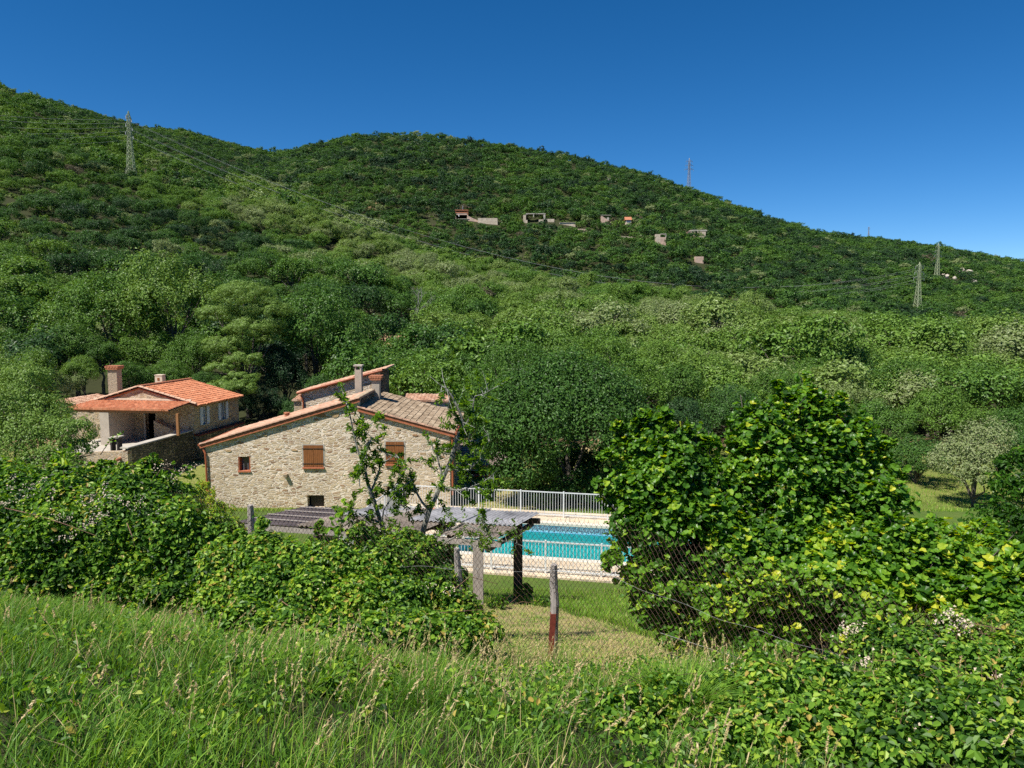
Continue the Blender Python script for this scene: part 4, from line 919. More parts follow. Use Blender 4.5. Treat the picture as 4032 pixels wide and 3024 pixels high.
# rocks
def boulder(name, p, r, seed, label, grp=None):
    rg = np.random.default_rng(seed); bm_v = []; 
    import bmesh
    bm = bmesh.new(); bmesh.ops.create_icosphere(bm, subdivisions=3, radius=1)
    sc_ = rg.uniform(.7, 1.25, 3); pl = [Vector(rg.normal(size=3)).normalized() for _ in range(11)]
    for v in bm.verts:
        for q in pl:
            dd = v.co.dot(q) - .62
            if dd > 0: v.co -= q * dd * .9
        v.co = Vector((v.co.x * sc_[0], v.co.y * sc_[1], v.co.z * sc_[2] * .85)) * r
    me = bpy.data.meshes.new(name); bm.to_mesh(me); bm.free(); me.materials.append(M['rock'])
    o = bpy.data.objects.new(name, me); COL.objects.link(o); o.location = p; tag(o, label, 'rock', grp); return o
RK = [(3725, 1093, 9), (3745, 1085, 8), (3772, 1080, 14), (3795, 1092, 12), (3790, 1070, 11), (3812, 1082, 16), (3760, 1100, 8), (3835, 1112, 9), (3850, 1108, 8), (3868, 1120, 9), (3888, 1152, 9), (3898, 1158, 10), (3880, 1140, 7), (3650, 1028, 7), (3668, 1030, 6), (4020, 1190, 12), (4032, 1200, 10), (3712, 1085, 7), (3830, 1095, 10)]
RK2 = [(2400, 715, 12), (2418, 700, 11), (2432, 690, 9), (2440, 706, 8), (2390, 728, 8), (2425, 716, 9), (2240, 655, 5), (2238, 690, 5), (2655, 722, 6), (2725, 748, 8), (2698, 745, 6)]
def rocklabels(L_, what):
    L_ = sorted(L_); o_ = ['leftmost', 'second from left', 'third from left', 'fourth from left', 'fifth from left', 'sixth from left', 'seventh from left', 'eighth from left', 'ninth from left', 'tenth from left', 'eleventh from left', 'twelfth from left', 'thirteenth from left', 'fourteenth from left', 'fifteenth from left', 'sixteenth from left', 'seventeenth from left', 'second from right', 'rightmost']
    for i, (a, b, c) in enumerate(L_):
        lab = o_[i] if i < len(L_) - 1 else 'rightmost'
        p = hit(a, b, 250); boulder('boulder', p + Vector((0, 0, c * p.y / F * .4)), c * 1.25 * p.y / F, a + b, 'pale granite boulder, %s %s' % (lab, what), 'boulders ' + what)
        RECTS.append((a - c * .6, a + c * .6, b - c * .7, b + c * .4, p.y))
rocklabels(RK, 'of the outcrop behind the right pylons'); rocklabels(RK2, 'of the rocks below the central skyline')
# ================================================================== foliage generators
def norm(a): return a / (np.linalg.norm(a, axis=-1, keepdims=True) + 1e-9)
def leaves(Pp, Nn, size, aspect, rng, mode='rhomb', fold=.18, droop=None, tdir=None):
    """one small leaf blade per point; returns verts, quads, leaf count x verts"""
    n = len(Pp); t = rng.normal(size=(n, 3)) if tdir is None else tdir + rng.normal(size=(n, 3)) * .25
    if droop is not None: t = norm(t); t[:, 2] -= droop
    t = norm(t - Nn * np.sum(t * Nn, 1, keepdims=True)); b = np.cross(Nn, t)
    L = (np.broadcast_to(size, (n,)) * rng.uniform(.65, 1.25, n))[:, None]; Wd = L * aspect
    if mode == 'rhomb':
        V = np.stack([Pp - t * L * .5, Pp + b * Wd * .5 + Nn * L * fold - t * L * .05, Pp + t * L * .5, Pp - b * Wd * .5 + Nn * L * fold - t * L * .05], 1)
        q = np.arange(n)[:, None] * 4 + np.array([[0, 1, 2, 3]]); return V.reshape(-1, 3), q, 4
    if mode == 'leaf6':
        V = np.stack([Pp - t * L * .5, Pp + b * Wd * .42 + Nn * L * fold - t * L * .22, Pp + b * Wd * .40 + Nn * L * fold * .6 + t * L * .14, Pp + t * L * .5 - Nn * L * .12,
                      Pp - b * Wd * .40 + Nn * L * fold * .6 + t * L * .14, Pp - b * Wd * .42 + Nn * L * fold - t * L * .22], 1)
        k = np.arange(n)[:, None] * 6
        return V.reshape(-1, 3), np.concatenate([k + np.array([[0, 1, 2, 3]]), k + np.array([[0, 3, 4, 5]])]), 6
    if mode == 'hazel':   # round leaf with pleats: centre rib of 3 points and an outline of 10
        ang = np.radians([200, 235, 268, 300, 335, 0, 25, 60, 92, 125, 160]); rad = np.array([.50, .56, .52, .47, .50, .66, .50, .47, .52, .56, .50])
        V = [Pp - t * L * .38, Pp + t * L * .05 - Nn * L * .07]
        for kk, (a_, r_) in enumerate(zip(ang, rad)):
            pl = (.05 if kk % 2 else -.03); curl = -.22 * (math.cos(a_) > .6) 
            V.append(Pp + t * L * r_ * math.cos(a_) + b * L * aspect * r_ * math.sin(a_) + Nn * L * (pl + curl * .5 + fold * abs(math.sin(a_))))
        V = np.stack(V, 1); m_ = V.shape[1]; k = np.arange(n)[:, None] * m_
        q = [k + np.array([[1, 2 + i, 3 + i]]) for i in range(10)] + [k + np.array([[0, 1, 12]])[:, [0, 1, 2]]] + [k + np.array([[0, 2, 1]])]
        return V.reshape(-1, 3), np.concatenate(q), m_
def clumps(rng, lobes, sub, per, rsub=.34, up=.35, rnd=.7, inner=.0, flat=1.0, cull=.62, outw=1.0):
    """leaf positions and normals on small clumps that cover a set of ellipsoid lobes"""
    lobes = np.asarray(lobes, float); Pp, Nn, O_ = [], [], []
    for L in lobes:
        c, r = L[:3], L[3:6]; m = max(3, int(sub * np.prod(r) ** (2 / 3) / np.mean(np.prod(lobes[:, 3:6], 1)) ** (2 / 3)))
        d = norm(rng.normal(size=(m, 3))); d[:, 2] = np.where(d[:, 2] < -.45, -d[:, 2] * .5, d[:, 2]); d = norm(d)
        cc = c + d * r * rng.uniform(.72, 1.02, (m, 1)); rs = np.mean(r) * rsub * rng.uniform(.55, 1.35, (m, 1))
        k = rng.integers(0, m, m * per); e = norm(rng.normal(size=(m * per, 3))); rad = rng.uniform(.45, 1.0, (m * per, 1)) ** .6
        p = cc[k] + e * rs[k] * rad * np.array([1, 1, flat]); nn = norm((e * .7 + d[k] * .5) * outw + np.array([0, 0, up]) + rng.normal(size=e.shape) * rnd * .6)
        Pp.append(p); Nn.append(nn)
    Pp = np.concatenate(Pp); Nn = np.concatenate(Nn)
    keep = np.ones(len(Pp), bool)
    for L in lobes: keep &= np.sum(((Pp - L[:3]) / L[3:6]) ** 2, 1) > cull ** 2
    if inner: keep |= rng.random(len(Pp)) < inner
    return Pp[keep], Nn[keep]
def crown_mesh(rng, R, nl, sub, per, size, rnd=.45, name='crown', shape='round', mat='crown', aspect=.62, mode='rhomb'):
    R = np.array(R, float); lobes = []
    for i in range(nl):
        d = norm(rng.normal(size=3)); d[2] = abs(d[2]) * 1.0 - .25; d = norm(d)
        lobes.append([*(d * R * rng.uniform(.35, .78)), *(np.mean(R) * rng.uniform(.30, .55) * np.array([1, 1, .85]))])
    lobes.append([0, 0, 0, *(R * .6)])
    lobes = np.array(lobes)
    p, nn = clumps(rng, lobes, sub, per, rnd=rnd, rsub=.42)
    # stray shoots that break the outline
    k = rng.integers(0, len(p), int(len(p) * .05)); p = np.concatenate([p, p[k] + norm(p[k]) * rng.uniform(.05, .3, (len(k), 1)) * np.mean(R) * .5]); nn = np.concatenate([nn, nn[k]])
    V, q, m_ = leaves(p, nn, size, aspect, rng, mode)
    t = np.repeat(np.clip(rng.normal(.5, .24, len(p)), 0, 1), m_)
    me = mk(name, V, q, None, M[mat], tint=t); return me, lobes
def skeleton(rng, base, lobes, r0, nlimb=7):
    g = G(); top = Vector(lobes[:, :3].mean(0)); base = Vector(base)
    j = lambda s: Vector(rng.normal(0, s, 3))
    h_ = (top - base).length; mid = base.lerp(top, .45) + j(h_ * .03)
    g.tube([base - Vector((0, 0, .4)), base, base.lerp(mid, .5) + j(h_ * .02), mid, top], [r0 * 1.3, r0 * 1.1, r0 * .85, r0 * .7, r0 * .25], 7)
    idx = rng.choice(len(lobes), min(nlimb, len(lobes)), replace=False)
    for i in idx:
        e = Vector(lobes[i][:3]); s = base.lerp(mid, rng.uniform(.7, 1.0)); m2 = s.lerp(e, .5) + j(h_ * .05)
        g.tube([s, m2, e], [r0 * .5, r0 * .32, r0 * .1], 5)
        for _ in range(2):
            e2 = e + Vector(norm(rng.normal(size=3)) * lobes[i][3:6] * .9); g.tube([m2.lerp(e, .6), e2], [r0 * .18, r0 * .05], 4)
    return g
# crown and trunk prototypes at three levels of detail
protos = {'near': [], 'mid': [], 'far': []}
hidden_protos = []
for lvl, cnt, sub, per, size in (('near', 6, 26, 84, .15), ('mid', 7, 17, 34, .25), ('far', 6, 9, 12, .55)):
    for i in range(cnt):
        rg = np.random.default_rng(100 + i + len(lvl) * 50)
        o, lobes = crown_mesh(rg, (3.0, 3.0, 2.7) if i % 2 else (3.2, 3.2, 2.3), 9 if lvl != 'far' else 8, sub, per, size)
        tr = None
        if lvl != 'far':
            lobes2 = lobes.copy(); tr = skeleton(rg, (0, 0, -4.2), lobes2, .17).build('trunk', M['bark'], None)
        protos[lvl].append((o, tr)); hidden_protos += [o] + ([tr] if tr else [])
TREES = []   # (root, centre pixel, size px, tone)
TONEW = [(.12, 'very dark green'), (.28, 'dark green'), (.45, 'mid green'), (.60, 'fresh green'), (.74, 'yellow green'), (.88, 'pale cream-tinged'), (9, 'brownish')]
def toneword(t): return next(w for a, w in TONEW if t <= a)
def add_tree(x, y, s, tone, lvl, rng, name='oak_tree', zoff=0., sz=1.0, trunk=True, sx=1.0):
    crown, tr = protos[lvl][rng.integers(len(protos[lvl]))]
    z = hz(x, y); hgt = 3.2 * s * sz
    r = bpy.data.objects.new(name, None); COL.objects.link(r); r.location = (x, y, z); r.rotation_euler = (0, 0, rng.uniform(0, 6.28)); r.empty_display_size = .3
    r['category'] = 'tree'
    c = crown.copy(); c.name = 'crown'; COL.objects.link(c); c.parent = r; c.location = (0, 0, hgt + zoff); c.scale = (s * sx, s * sx, s * sz); c['tone'] = float(tone)
    if tr and trunk: t = tr.copy(); t.name = 'trunk'; COL.objects.link(t); t.parent = r; t.location = (0, 0, hgt + zoff); t.scale = (s * sx, s * sx, s * sz)
    u, v = topix((x, y, z + hgt + zoff)); TREES.append([r, u, v, 3 * s * F / y, tone, y, name])
    return r
# ------------------------------------------------------------------ trees one can tell apart in the valley: (px, py centre, radius px, d, tone, flatness, kind)
VT = [
 (430, 1270, 190, 78, .50, 1.1, 'broadleaf_tree'), (300, 1380, 120, 72, .48, 1.0, 'broadleaf_tree'), (700, 1210, 200, 80, .66, 1.15, 'broadleaf_tree'), (620, 1400, 130, 76, .55, 1.0, 'broadleaf_tree'), (760, 1420, 110, 74, .5, 1., 'broadleaf_tree'),
 (1230, 1330, 185, 74, .34, 1.15, 'broadleaf_tree'), (1340, 1420, 130, 76, .30, 1.1, 'broadleaf_tree'), (1120, 1500, 120, 70, .05, 1.1, 'broadleaf_tree'), (1290, 1560, 90, 66, .25, 1.0, 'broadleaf_tree'), (1180, 1620, 80, 64, .2, 1.0, 'broadleaf_tree'), (1030, 1600, 90, 66, .05, 1.0, 'broadleaf_tree'),
 (120, 1500, 130, 62, .58, 1.0, 'broadleaf_tree'), (60, 1350, 110, 90, .40, 1.0, 'oak_tree'), (20, 1240, 110, 100, .1, 1., 'oak_tree'), (230, 1520, 90, 64, .72, .9, 'broadleaf_tree'), (330, 1480, 90, 66, .62, .9, 'broadleaf_tree'), (520, 1490, 90, 68, .45, .9, 'broadleaf_tree'), (690, 1500, 90, 70, .5, .9, 'broadleaf_tree'), (830, 1530, 80, 70, .3, 1., 'broadleaf_tree'), (400, 1400, 90, 72, .45, .9, 'broadleaf_tree'), (1080, 1420, 90, 72, .08, 1.1, 'broadleaf_tree'), (1200, 1180, 70, 90, .4, .9, 'oak_tree'),
 (1480, 1420, 80, 90, .66, .9, 'oak_tree'), (1590, 1440, 110, 88, .45, .9, 'broadleaf_tree'), (1760, 1420, 130, 90, .40, .9, 'oak_tree'), (1650, 1520, 110, 74, .34, 1., 'broadleaf_tree'), (1560, 1560, 80, 70, .30, 1., 'broadleaf_tree'), (1760, 1530, 120, 66, .44, 1., 'broadleaf_tree'),
 (1920, 1480, 140, 64, .42, 1., 'broadleaf_tree'), (2060, 1400, 140, 72, .5, 1., 'broadleaf_tree'), (1880, 1620, 110, 56, .36, 1., 'broadleaf_tree'), (2200, 1440, 150, 66, .56, 1., 'broadleaf_tree'), (2400, 1430, 150, 62, .52, 1., 'broadleaf_tree'),
 (2620, 1560, 150, 58, .36, .9, 'oak_tree'), (2560, 1450, 140, 70, .62, .8, 'oak_tree'), (2790, 1490, 150, 66, .62, .9, 'oak_tree'), (2900, 1640, 150, 54, .24, .9, 'oak_tree'), (2700, 1700, 150, 52, .14, .9, 'oak_tree'),
 (3060, 1560, 130, 60, .48, .9, 'oak_tree'), (3200, 1500, 150, 68, .50, .9, 'oak_tree'), (3330, 1600, 130, 58, .70, .8, 'oak_tree'), (3380, 1480, 150, 75, .40, .9, 'oak_tree'), (3560, 1540, 150, 66, .38, .9, 'oak_tree'), (3480, 1690, 140, 52, .48, .9, 'oak_tree'),
 (3600, 1800, 130, 48, .30, 1., 'oak_tree'), (3690, 1640, 150, 58, .56, .9, 'oak_tree'), (3880, 1560, 160, 62, .50, .9, 'oak_tree'), (3400, 1830, 120, 50, .40, 1., 'oak_tree'), (3240, 1800, 120, 50, .34, 1., 'oak_tree'), (3080, 1820, 120, 48, .3, 1., 'oak_tree'),
 (3990, 1700, 140, 54, .42, .9, 'oak_tree'), (4080, 1820, 150, 46, .4, .9, 'oak_tree'), (4120, 1600, 160, 60, .5, .9, 'oak_tree'),
]
rg = np.random.default_rng(21)
for (u, v, rp, d, tone, sz, nmx) in VT:
    if .38 < tone < .7: tone -= .10
    c = P(u, v, d); s = rp * d / F / 3.0; zg = hz(c.x, d); t = add_tree(c.x, d, s, tone, 'near', rg, nmx, sz=sz, zoff=0)
    off = c.z - zg
    for ch in t.children: ch.location.z = off
    TREES[-1][1], TREES[-1][2] = u, v
    if off > 5 * s:   # long trunk down to the ground
        G().tube([(0, 0, off - 3.4 * s), (.1, .05, off * .4), (0, 0, -.4)], [.15 * s, .2 * s, .28 * s], 7).build('lower_trunk', M['bark'], t)
# pale flowering tree at the right
c = P(3850, 1830, 42); t = add_tree(c.x, 42, 185 * 42 / F / 3, .76, 'near', rg, 'flowering_tree', sz=1.0)
for ch in t.children: ch.location.z = c.z - t.location.z
TREES[-1][1:3] = [3850, 1830]
# ------------------------------------------------------------------ big walnut behind the pool: own crown
def custom_tree(name, label, base, lob, sub, per, size, tone, seed, r0=.3, nlimb=10, aspect=.5, mode='rhomb', trunkmat='bark', up=.35, flat=1.0, droop=None, rsub=.34):
    rg = np.random.default_rng(seed); L = np.array([[*(P(u, v, d)), rp * 1.05 * d / F, rp * 1.05 * d / F, rp * 1.05 * d / F * fl] for u, v, d, rp, fl in lob])
    p, nn = clumps(rg, L, sub, per, up=up, flat=flat, rsub=rsub)
    V, q, m_ = leaves(p, nn, size, aspect, rg, mode, droop=droop); t = np.repeat(np.clip(rg.normal(.5, .25, len(p)), 0, 1), m_)
    r = empty(name, base, label, 'tree')
    c = mk('crown', V, q, None, M['crown'], r, tint=t); c['tone'] = float(tone)
    skeleton(rg, base, L, r0, nlimb).build('trunk', M[trunkmat], r)
    local(r); return r
b = P(2250, 1960, 42.5); b.z = hz(b.x, b.y)
custom_tree('walnut_tree', 'big dark green walnut tree with deep shade beneath, behind the far pool railing', b,
 [(2230, 1490, 44, 125, .8), (2080, 1560, 43.5, 120, .9), (2380, 1570, 43.5, 130, .9), (2000, 1690, 42.5, 120, .9), (2150, 1680, 41.5, 150, .9), (2330, 1700, 41.5, 150, .9), (2500, 1720, 42.5, 120, .9), (2060, 1830, 42, 120, .9), (2010, 1880, 43, 75, .9), (2520, 1850, 43, 110, .9), (2240, 1600, 42, 130, .8), (2420, 1850, 44.5, 100, .9), (2250, 1850, 46, 110, .9), (1960, 1790, 43, 80, 1), (2180, 1930, 42.5, 85, .8), (2330, 1920, 42.5, 90, .8), (2450, 1930, 43, 80, .8), (2060, 1930, 43.5, 60, .8)],
 52, 96, .20, .27, 5, .30, 9, rsub=.42, aspect=.5, droop=.6)
# umbrella pine left of centre: flat plates of needles
b = P(985, 1700, 68); b.z = hz(b.x, b.y)
custom_tree('pine_tree', 'tall bright green pine with drooping needle plates behind the orange roof', b,
 [(960, 1170, 70, 110, .5), (1050, 1230, 70, 90, .5), (870, 1240, 70, 85, .45), (1000, 1300, 69, 110, .4), (900, 1360, 68, 90, .4), (960, 1420, 67, 80, .4), (880, 1450, 66, 65, .38), (950, 1490, 65, 65, .35), (900, 1530, 64, 95, .30), (850, 1560, 64.5, 60, .28), (960, 1520, 64, 55, .3), (1080, 1330, 70, 70, .45)],
 70, 90, .30, .58, 9, .28, 12, aspect=.15, up=.1, flat=.55, rsub=.26)
b = P(2050, 1480, 58); b.z = hz(b.x, b.y)
custom_tree('broadleaf_tree', 'fresh dark green broad tree rising behind the top left of the walnut', b, [(2040, 1420, 58, 95, .8), (1950, 1500, 57, 90, .8), (2120, 1480, 57, 85, .8), (1900, 1570, 56, 70, .9), (2020, 1530, 56, 90, .9)], 50, 40, .20, .36, 15, .25)
b = P(2380, 1480, 56); b.z = hz(b.x, b.y)
custom_tree('broadleaf_tree', 'fresh green broad tree rising behind the top right of the walnut', b, [(2400, 1400, 56, 95, .8), (2310, 1470, 55, 80, .8), (2500, 1480, 55, 95, .8), (2560, 1560, 54, 80, .9), (2440, 1530, 54, 90, .9)], 50, 40, .20, .46, 16, .25)
# big leafy bush hiding the left end of the tiled house
b = P(150, 2000, 27); b.z = hz(b.x, b.y)
custom_tree('broadleaf_tree', 'bright green feathery tree at the left edge hiding the end of the tiled house', b,
 [(110, 1520, 30, 90, 1), (30, 1620, 29, 120, 1), (170, 1640, 29, 95, .9), (100, 1760, 28, 140, .9), (240, 1730, 28, 90, 1), (300, 1700, 28, 70, .9), (330, 1770, 28, 55, .8), (200, 1860, 27, 110, .9), (20, 1850, 27, 120, .9), (-120, 1700, 28, 160, 1), (280, 1850, 27, 70, .8), (-60, 1500, 31, 110, 1)],
 70, 60, .13, .56, 19, .16, 12, aspect=.34)
# dead white tree by the bare clearing
dt = empty('dead_tree', hit(1632, 1330, 80, 300), 'bleached bare dead tree beside the brown clearing on the slope', 'tree')
rg = np.random.default_rng(4); g = G(); b0 = dt.location.copy()
def limb(p, d, L_, r, n):
    q = p + d * L_; g.tube([p, p.lerp(q, .5) + Vector(rg.normal(0, L_ * .06, 3)), q], [r, r * .8, r * .55], 5)
    if n: 
        for _ in range(3): limb(q, (d + Vector(rg.normal(0, .55, 3))).normalized(), L_ * .68, r * .55, n - 1)
limb(b0 - Vector((0, 0, .3)), Vector((0, -.05, 1)).normalized(), 3.2, .17, 4); g.build('branches', M['grey_bark'], dt); local(dt)

# ------------------------------------------------------------------ forest scatter
def scatter(d0, d1, step, rng, margin=.04):
    out = []; d = d0
    while d < d1:
        st_ = step * (1 + .08 * (d > 420)); hw = .80 * d * .86 + 30
        xs = np.arange(-hw, hw, st_) + rng.uniform(-.35, .35, len(np.arange(-hw, hw, st_))) * st_ + (st_ / 2 if int(d / st_) % 2 else 0)
        ys = d + rng.uniform(-.38, .38, len(xs)) * st_; out.append(np.stack([xs, ys], 1)); d += st_ * .82
    return np.concatenate(out)
rg = np.random.default_rng(77)
pts = scatter(62, 1000, 5.9, rg)
Z_ = H(pts[:, 0], pts[:, 1]); fwd = pts[:, 1] * ct - Z_ * st; upv = pts[:, 1] * st + Z_ * ct
PU = 2016 + F * pts[:, 0] / fwd; PV = 1512 - F * upv / fwd
dN_ = np.interp(PU, NP_, ND); dS_ = np.interp(PU, SP, SD)
D_ = pts[:, 1]
keep = (PU > -560) & (PU < 4600) & (D_ < dS_ + 35) & ~((D_ > dN_ + 28) & (D_ < dN_ + 62)) 
keep &= ~((D_ < 84) & (PU > 200) & (PU < 1500) & (D_ < 62 + 24 * ((PU > 200) & (PU < 1400))))
cl_ = ((pts[:, 0] - CLEAR.x) / 6.0) ** 2 + ((pts[:, 1] - CLEAR.y + 2) / 9.0) ** 2; keep &= cl_ > 1
# clearings round the far houses and the rocks: no tree stands in the sight of them within 40 m
topv = PV - 5.0 * F / D_
for (a, b_, c, e, dh) in RECTS:
    keep &= ~((PU > a - .8 * F / D_) & (PU < b_ + .8 * F / D_) & (D_ > dh - 16) & (D_ < dh + 3) & (PV > c) & (topv < e + 2))
for b_ in (bA, bB, bC, bD): keep &= np.hypot(pts[:, 0] - b_.x, pts[:, 1] - b_.y + 4) > 7
for (a, v_) in ((300, 992), (830, 1020), (870, 1040), (20, 780), (120, 800), (1690, 880), (1740, 905), (2060, 1020)):
    q = hit(a, v_, 60, 900); keep &= ((pts[:, 0] - q.x) / 5) ** 2 + ((pts[:, 1] - q.y) / (4 + q.y * .02)) ** 2 > 1
# gaps where scrub and soil show
gap = fbm(pts[:, 0] / 9 + 50, pts[:, 1] / 9, 2); keep &= ~((gap > .52) & (D_ > 100))
pts = pts[keep]; Z_ = Z_[keep]; PU = PU[keep]; PV = PV[keep]; D_ = D_[keep]; dN_ = dN_[keep]
big = fbm(pts[:, 0] / 30 + 9, pts[:, 1] / 30 + 4, 2)
tone = np.where(D_ < dN_ + 40, .40 + .30 * big, .24 + .18 * big) + rg.normal(0, .09, len(pts)) + np.where(PU < 900, -.06, 0) * (D_ < dN_)
tone += np.where((D_ < dN_ + 10) & (D_ > dN_ - 130) & (PU > 900), .16, 0)
o_ = rg.random(len(pts)); tone = np.where(o_ < .04, rg.uniform(.76, .88, len(pts)), tone); tone = np.where(o_ > .996, .95, np.clip(tone, 0, .74)); tone = np.clip(tone, 0, 1)
scl = rg.uniform(.62, 1.15, len(pts)) * np.where(D_ < 110, 1.18, 1.0) * np.where(rg.random(len(pts)) < .12, 1.3, 1)
scl *= np.where((D_ > 130) & (PU < 1000), .80, 1)
scl *= np.where(D_ > 420, 1.12, 1)
inview = (PU > -40) & (PU < 4072) & (PV > 200) & (PV < 2100)
size_px = scl / D_ * inview
ordr = np.argsort(-size_px); nind = 300 - sum(1 for t in TREES if t[6] == 'oak_tree')
ind = ordr[:nind]; rest = ordr[nind:]
for i in ind: add_tree(pts[i, 0], pts[i, 1], scl[i], tone[i], 'mid', rg, 'oak_tree', sz=rg.uniform(.85, 1.1), sx=1.12)
# the far-off wood as one object: points carrying instances of the small crowns
def gn_scatter(name, pts3, scale, tone, idx, srcs):
    me = bpy.data.meshes.new(name); me.vertices.add(len(pts3)); me.vertices.foreach_set('co', np.asarray(pts3, np.float32).ravel())
    for nm_, ty, arr in (('tone', 'FLOAT', tone), ('idx', 'INT', idx)):
        a = me.attributes.new(nm_, ty, 'POINT'); a.data.foreach_set('value', np.asarray(arr, np.int32 if ty == 'INT' else np.float32))
    for nm_, arr in (('rot', np.stack([rg.normal(0, .08, len(pts3)), rg.normal(0, .08, len(pts3)), rg.uniform(0, 6.28, len(pts3))], 1)), ('scl', scale)):
        a = me.attributes.new(nm_, 'FLOAT_VECTOR', 'POINT'); a.data.foreach_set('vector', np.asarray(arr, np.float32).ravel())
    o = bpy.data.objects.new(name, me); COL.objects.link(o)
    ng = bpy.data.node_groups.new(name, 'GeometryNodeTree'); ng.interface.new_socket('Geometry', in_out='INPUT', socket_type='NodeSocketGeometry'); ng.interface.new_socket('Geometry', in_out='OUTPUT', socket_type='NodeSocketGeometry')
    gi = ng.nodes.new('NodeGroupInput'); go = ng.nodes.new('NodeGroupOutput'); ins = ng.nodes.new('GeometryNodeInstanceOnPoints'); jn = ng.nodes.new('GeometryNodeJoinGeometry')
    for s in srcs:
        oi = ng.nodes.new('GeometryNodeObjectInfo'); oi.inputs[0].default_value = s; oi.inputs[1].default_value = True; oi.transform_space = 'ORIGINAL'; ng.links.new(oi.outputs['Geometry'], jn.inputs[0])
    def na(n_, ty):
        x = ng.nodes.new('GeometryNodeInputNamedAttribute'); x.data_type = ty; x.inputs[0].default_value = n_; return x.outputs[0]
    ng.links.new(gi.outputs[0], ins.inputs['Points']); ng.links.new(jn.outputs[0], ins.inputs['Instance']); ins.inputs['Pick Instance'].default_value = True
    ng.links.new(na('idx', 'INT'), ins.inputs['Instance Index']); e2 = ng.nodes.new('FunctionNodeEulerToRotation'); ng.links.new(na('rot', 'FLOAT_VECTOR'), e2.inputs[0]); ng.links.new(e2.outputs[0], ins.inputs['Rotation'])
    ng.links.new(na('scl', 'FLOAT_VECTOR'), ins.inputs['Scale']); ng.links.new(ins.outputs[0], go.inputs[0])
    md = o.modifiers.new('scatter', 'NODES'); md.node_group = ng; return o
def p3(ii, s): return np.stack([pts[ii, 0], pts[ii, 1], Z_[ii] + 2.6 * s + rg.uniform(-.5, 1.2, len(ii))], 1)
lo = rest[D_[rest] < 240]; fa = rest[D_[rest] >= 240]
for ii, lvl, nm_, lab in ((lo, 'mid', 'oak_wood', 'dense holm oak wood covering the near slope behind the nearest trees'), (fa, 'far', 'far_oak_wood', 'continuous dark oak wood covering the far hill and the ridge')):
    sz_ = rg.uniform(.8, 1.1, len(ii)); sc3 = np.stack([scl[ii] * 1.15, scl[ii] * 1.15, scl[ii] * sz_], 1)
    o = gn_scatter(nm_, p3(ii, scl[ii] * sz_), sc3, tone[ii], rg.integers(0, len(protos[lvl]), len(ii)), [p[0] for p in protos[lvl]]); tag(o, lab, 'woodland', kind='stuff')
# low scrub in the gaps
sp_ = scatter(88, 520, 3.4, rg); sz_ = H(sp_[:, 0], sp_[:, 1]); pu = 2016 + F * sp_[:, 0] / sp_[:, 1]
kk = (pu > -500) & (pu < 4600) & (((sp_[:, 0] - CLEAR.x) / 5.5) ** 2 + ((sp_[:, 1] - CLEAR.y + 2) / 7) ** 2 > 1) & (rg.random(len(sp_)) < .8)
for (a, b_, c, e, dh) in RECTS: kk &= ~((pu > a - 8) & (pu < b_ + 8) & (sp_[:, 1] > dh - 30) & (sp_[:, 1] < dh + 3))
sp_ = sp_[kk]; sz_ = sz_[kk]; ss_ = rg.uniform(.22, .5, len(sp_))
o = gn_scatter('scrub', np.stack([sp_[:, 0], sp_[:, 1], sz_ + .5 * ss_], 1), np.stack([ss_ * 1.3, ss_ * 1.3, ss_], 1), np.clip(rg.normal(.5, .25, len(sp_)), 0, 1), rg.integers(0, len(protos['far']), len(sp_)), [p[0] for p in protos['far']])
tag(o, 'low scrub and heather growing between the oaks on the slopes', 'scrub', kind='stuff')
for o in hidden_protos: COL.objects.unlink(o)

# labels for the trees: tone, nearest landmark, direction, rank
LM = [(250, 1500, 'tall rough chimney'), (620, 1500, 'orange tiled roof'), (518, 700, 'left hillside pylon'), (1409, 1440, 'tall slab-topped chimney'), (1300, 1500, 'tiled verge of the stone annexe'), (1575, 1345, 'bare brown clearing'), (1632, 1230, 'dead white tree'), (2230, 1500, 'big walnut'), (3150, 1560, 'hazel peak'), (3612, 1222, 'right slope pylon'), (3850, 1830, 'pale flowering tree'), (2650, 1660, 'left top of the hazel'), (1840, 850, 'pink far house'), (950, 1150, 'tall pine'), (0, 1100, 'left picture edge'), (4032, 1450, 'right picture edge'), (2760, 1030, 'sandy bank'), (2100, 1150, 'centre of the wooded slope'), (1200, 900, 'upper left slope'), (2900, 1250, 'dark dell in the middle distance')]
RANK = ['nearest', 'second nearest', 'third nearest', 'fourth nearest', 'fifth nearest', 'sixth nearest', 'seventh nearest', 'eighth nearest', 'ninth nearest', 'tenth nearest', 'eleventh nearest', 'twelfth nearest']
def dirword(dx, dy):
    a = math.degrees(math.atan2(-dy, dx)) % 360
    return ['right of', 'above and right of', 'above', 'above and left of', 'left of', 'below and left of', 'below', 'below and right of'][int((a + 22.5) // 45) % 8]
grp = {}
for t in TREES:
    r, u, v, rp, tn, d, nm_ = t
    k = min(range(len(LM)), key=lambda i: math.hypot(LM[i][0] - u, LM[i][1] - v)); dx, dy = u - LM[k][0], v - LM[k][1]
    kind = {'oak_tree': 'oak', 'broadleaf_tree': 'broadleaf tree', 'flowering_tree': 'flowering tree'}[nm_]
    key = (toneword(tn), kind, k, dirword(dx, dy)); grp.setdefault(key, []).append((math.hypot(dx, dy), t))
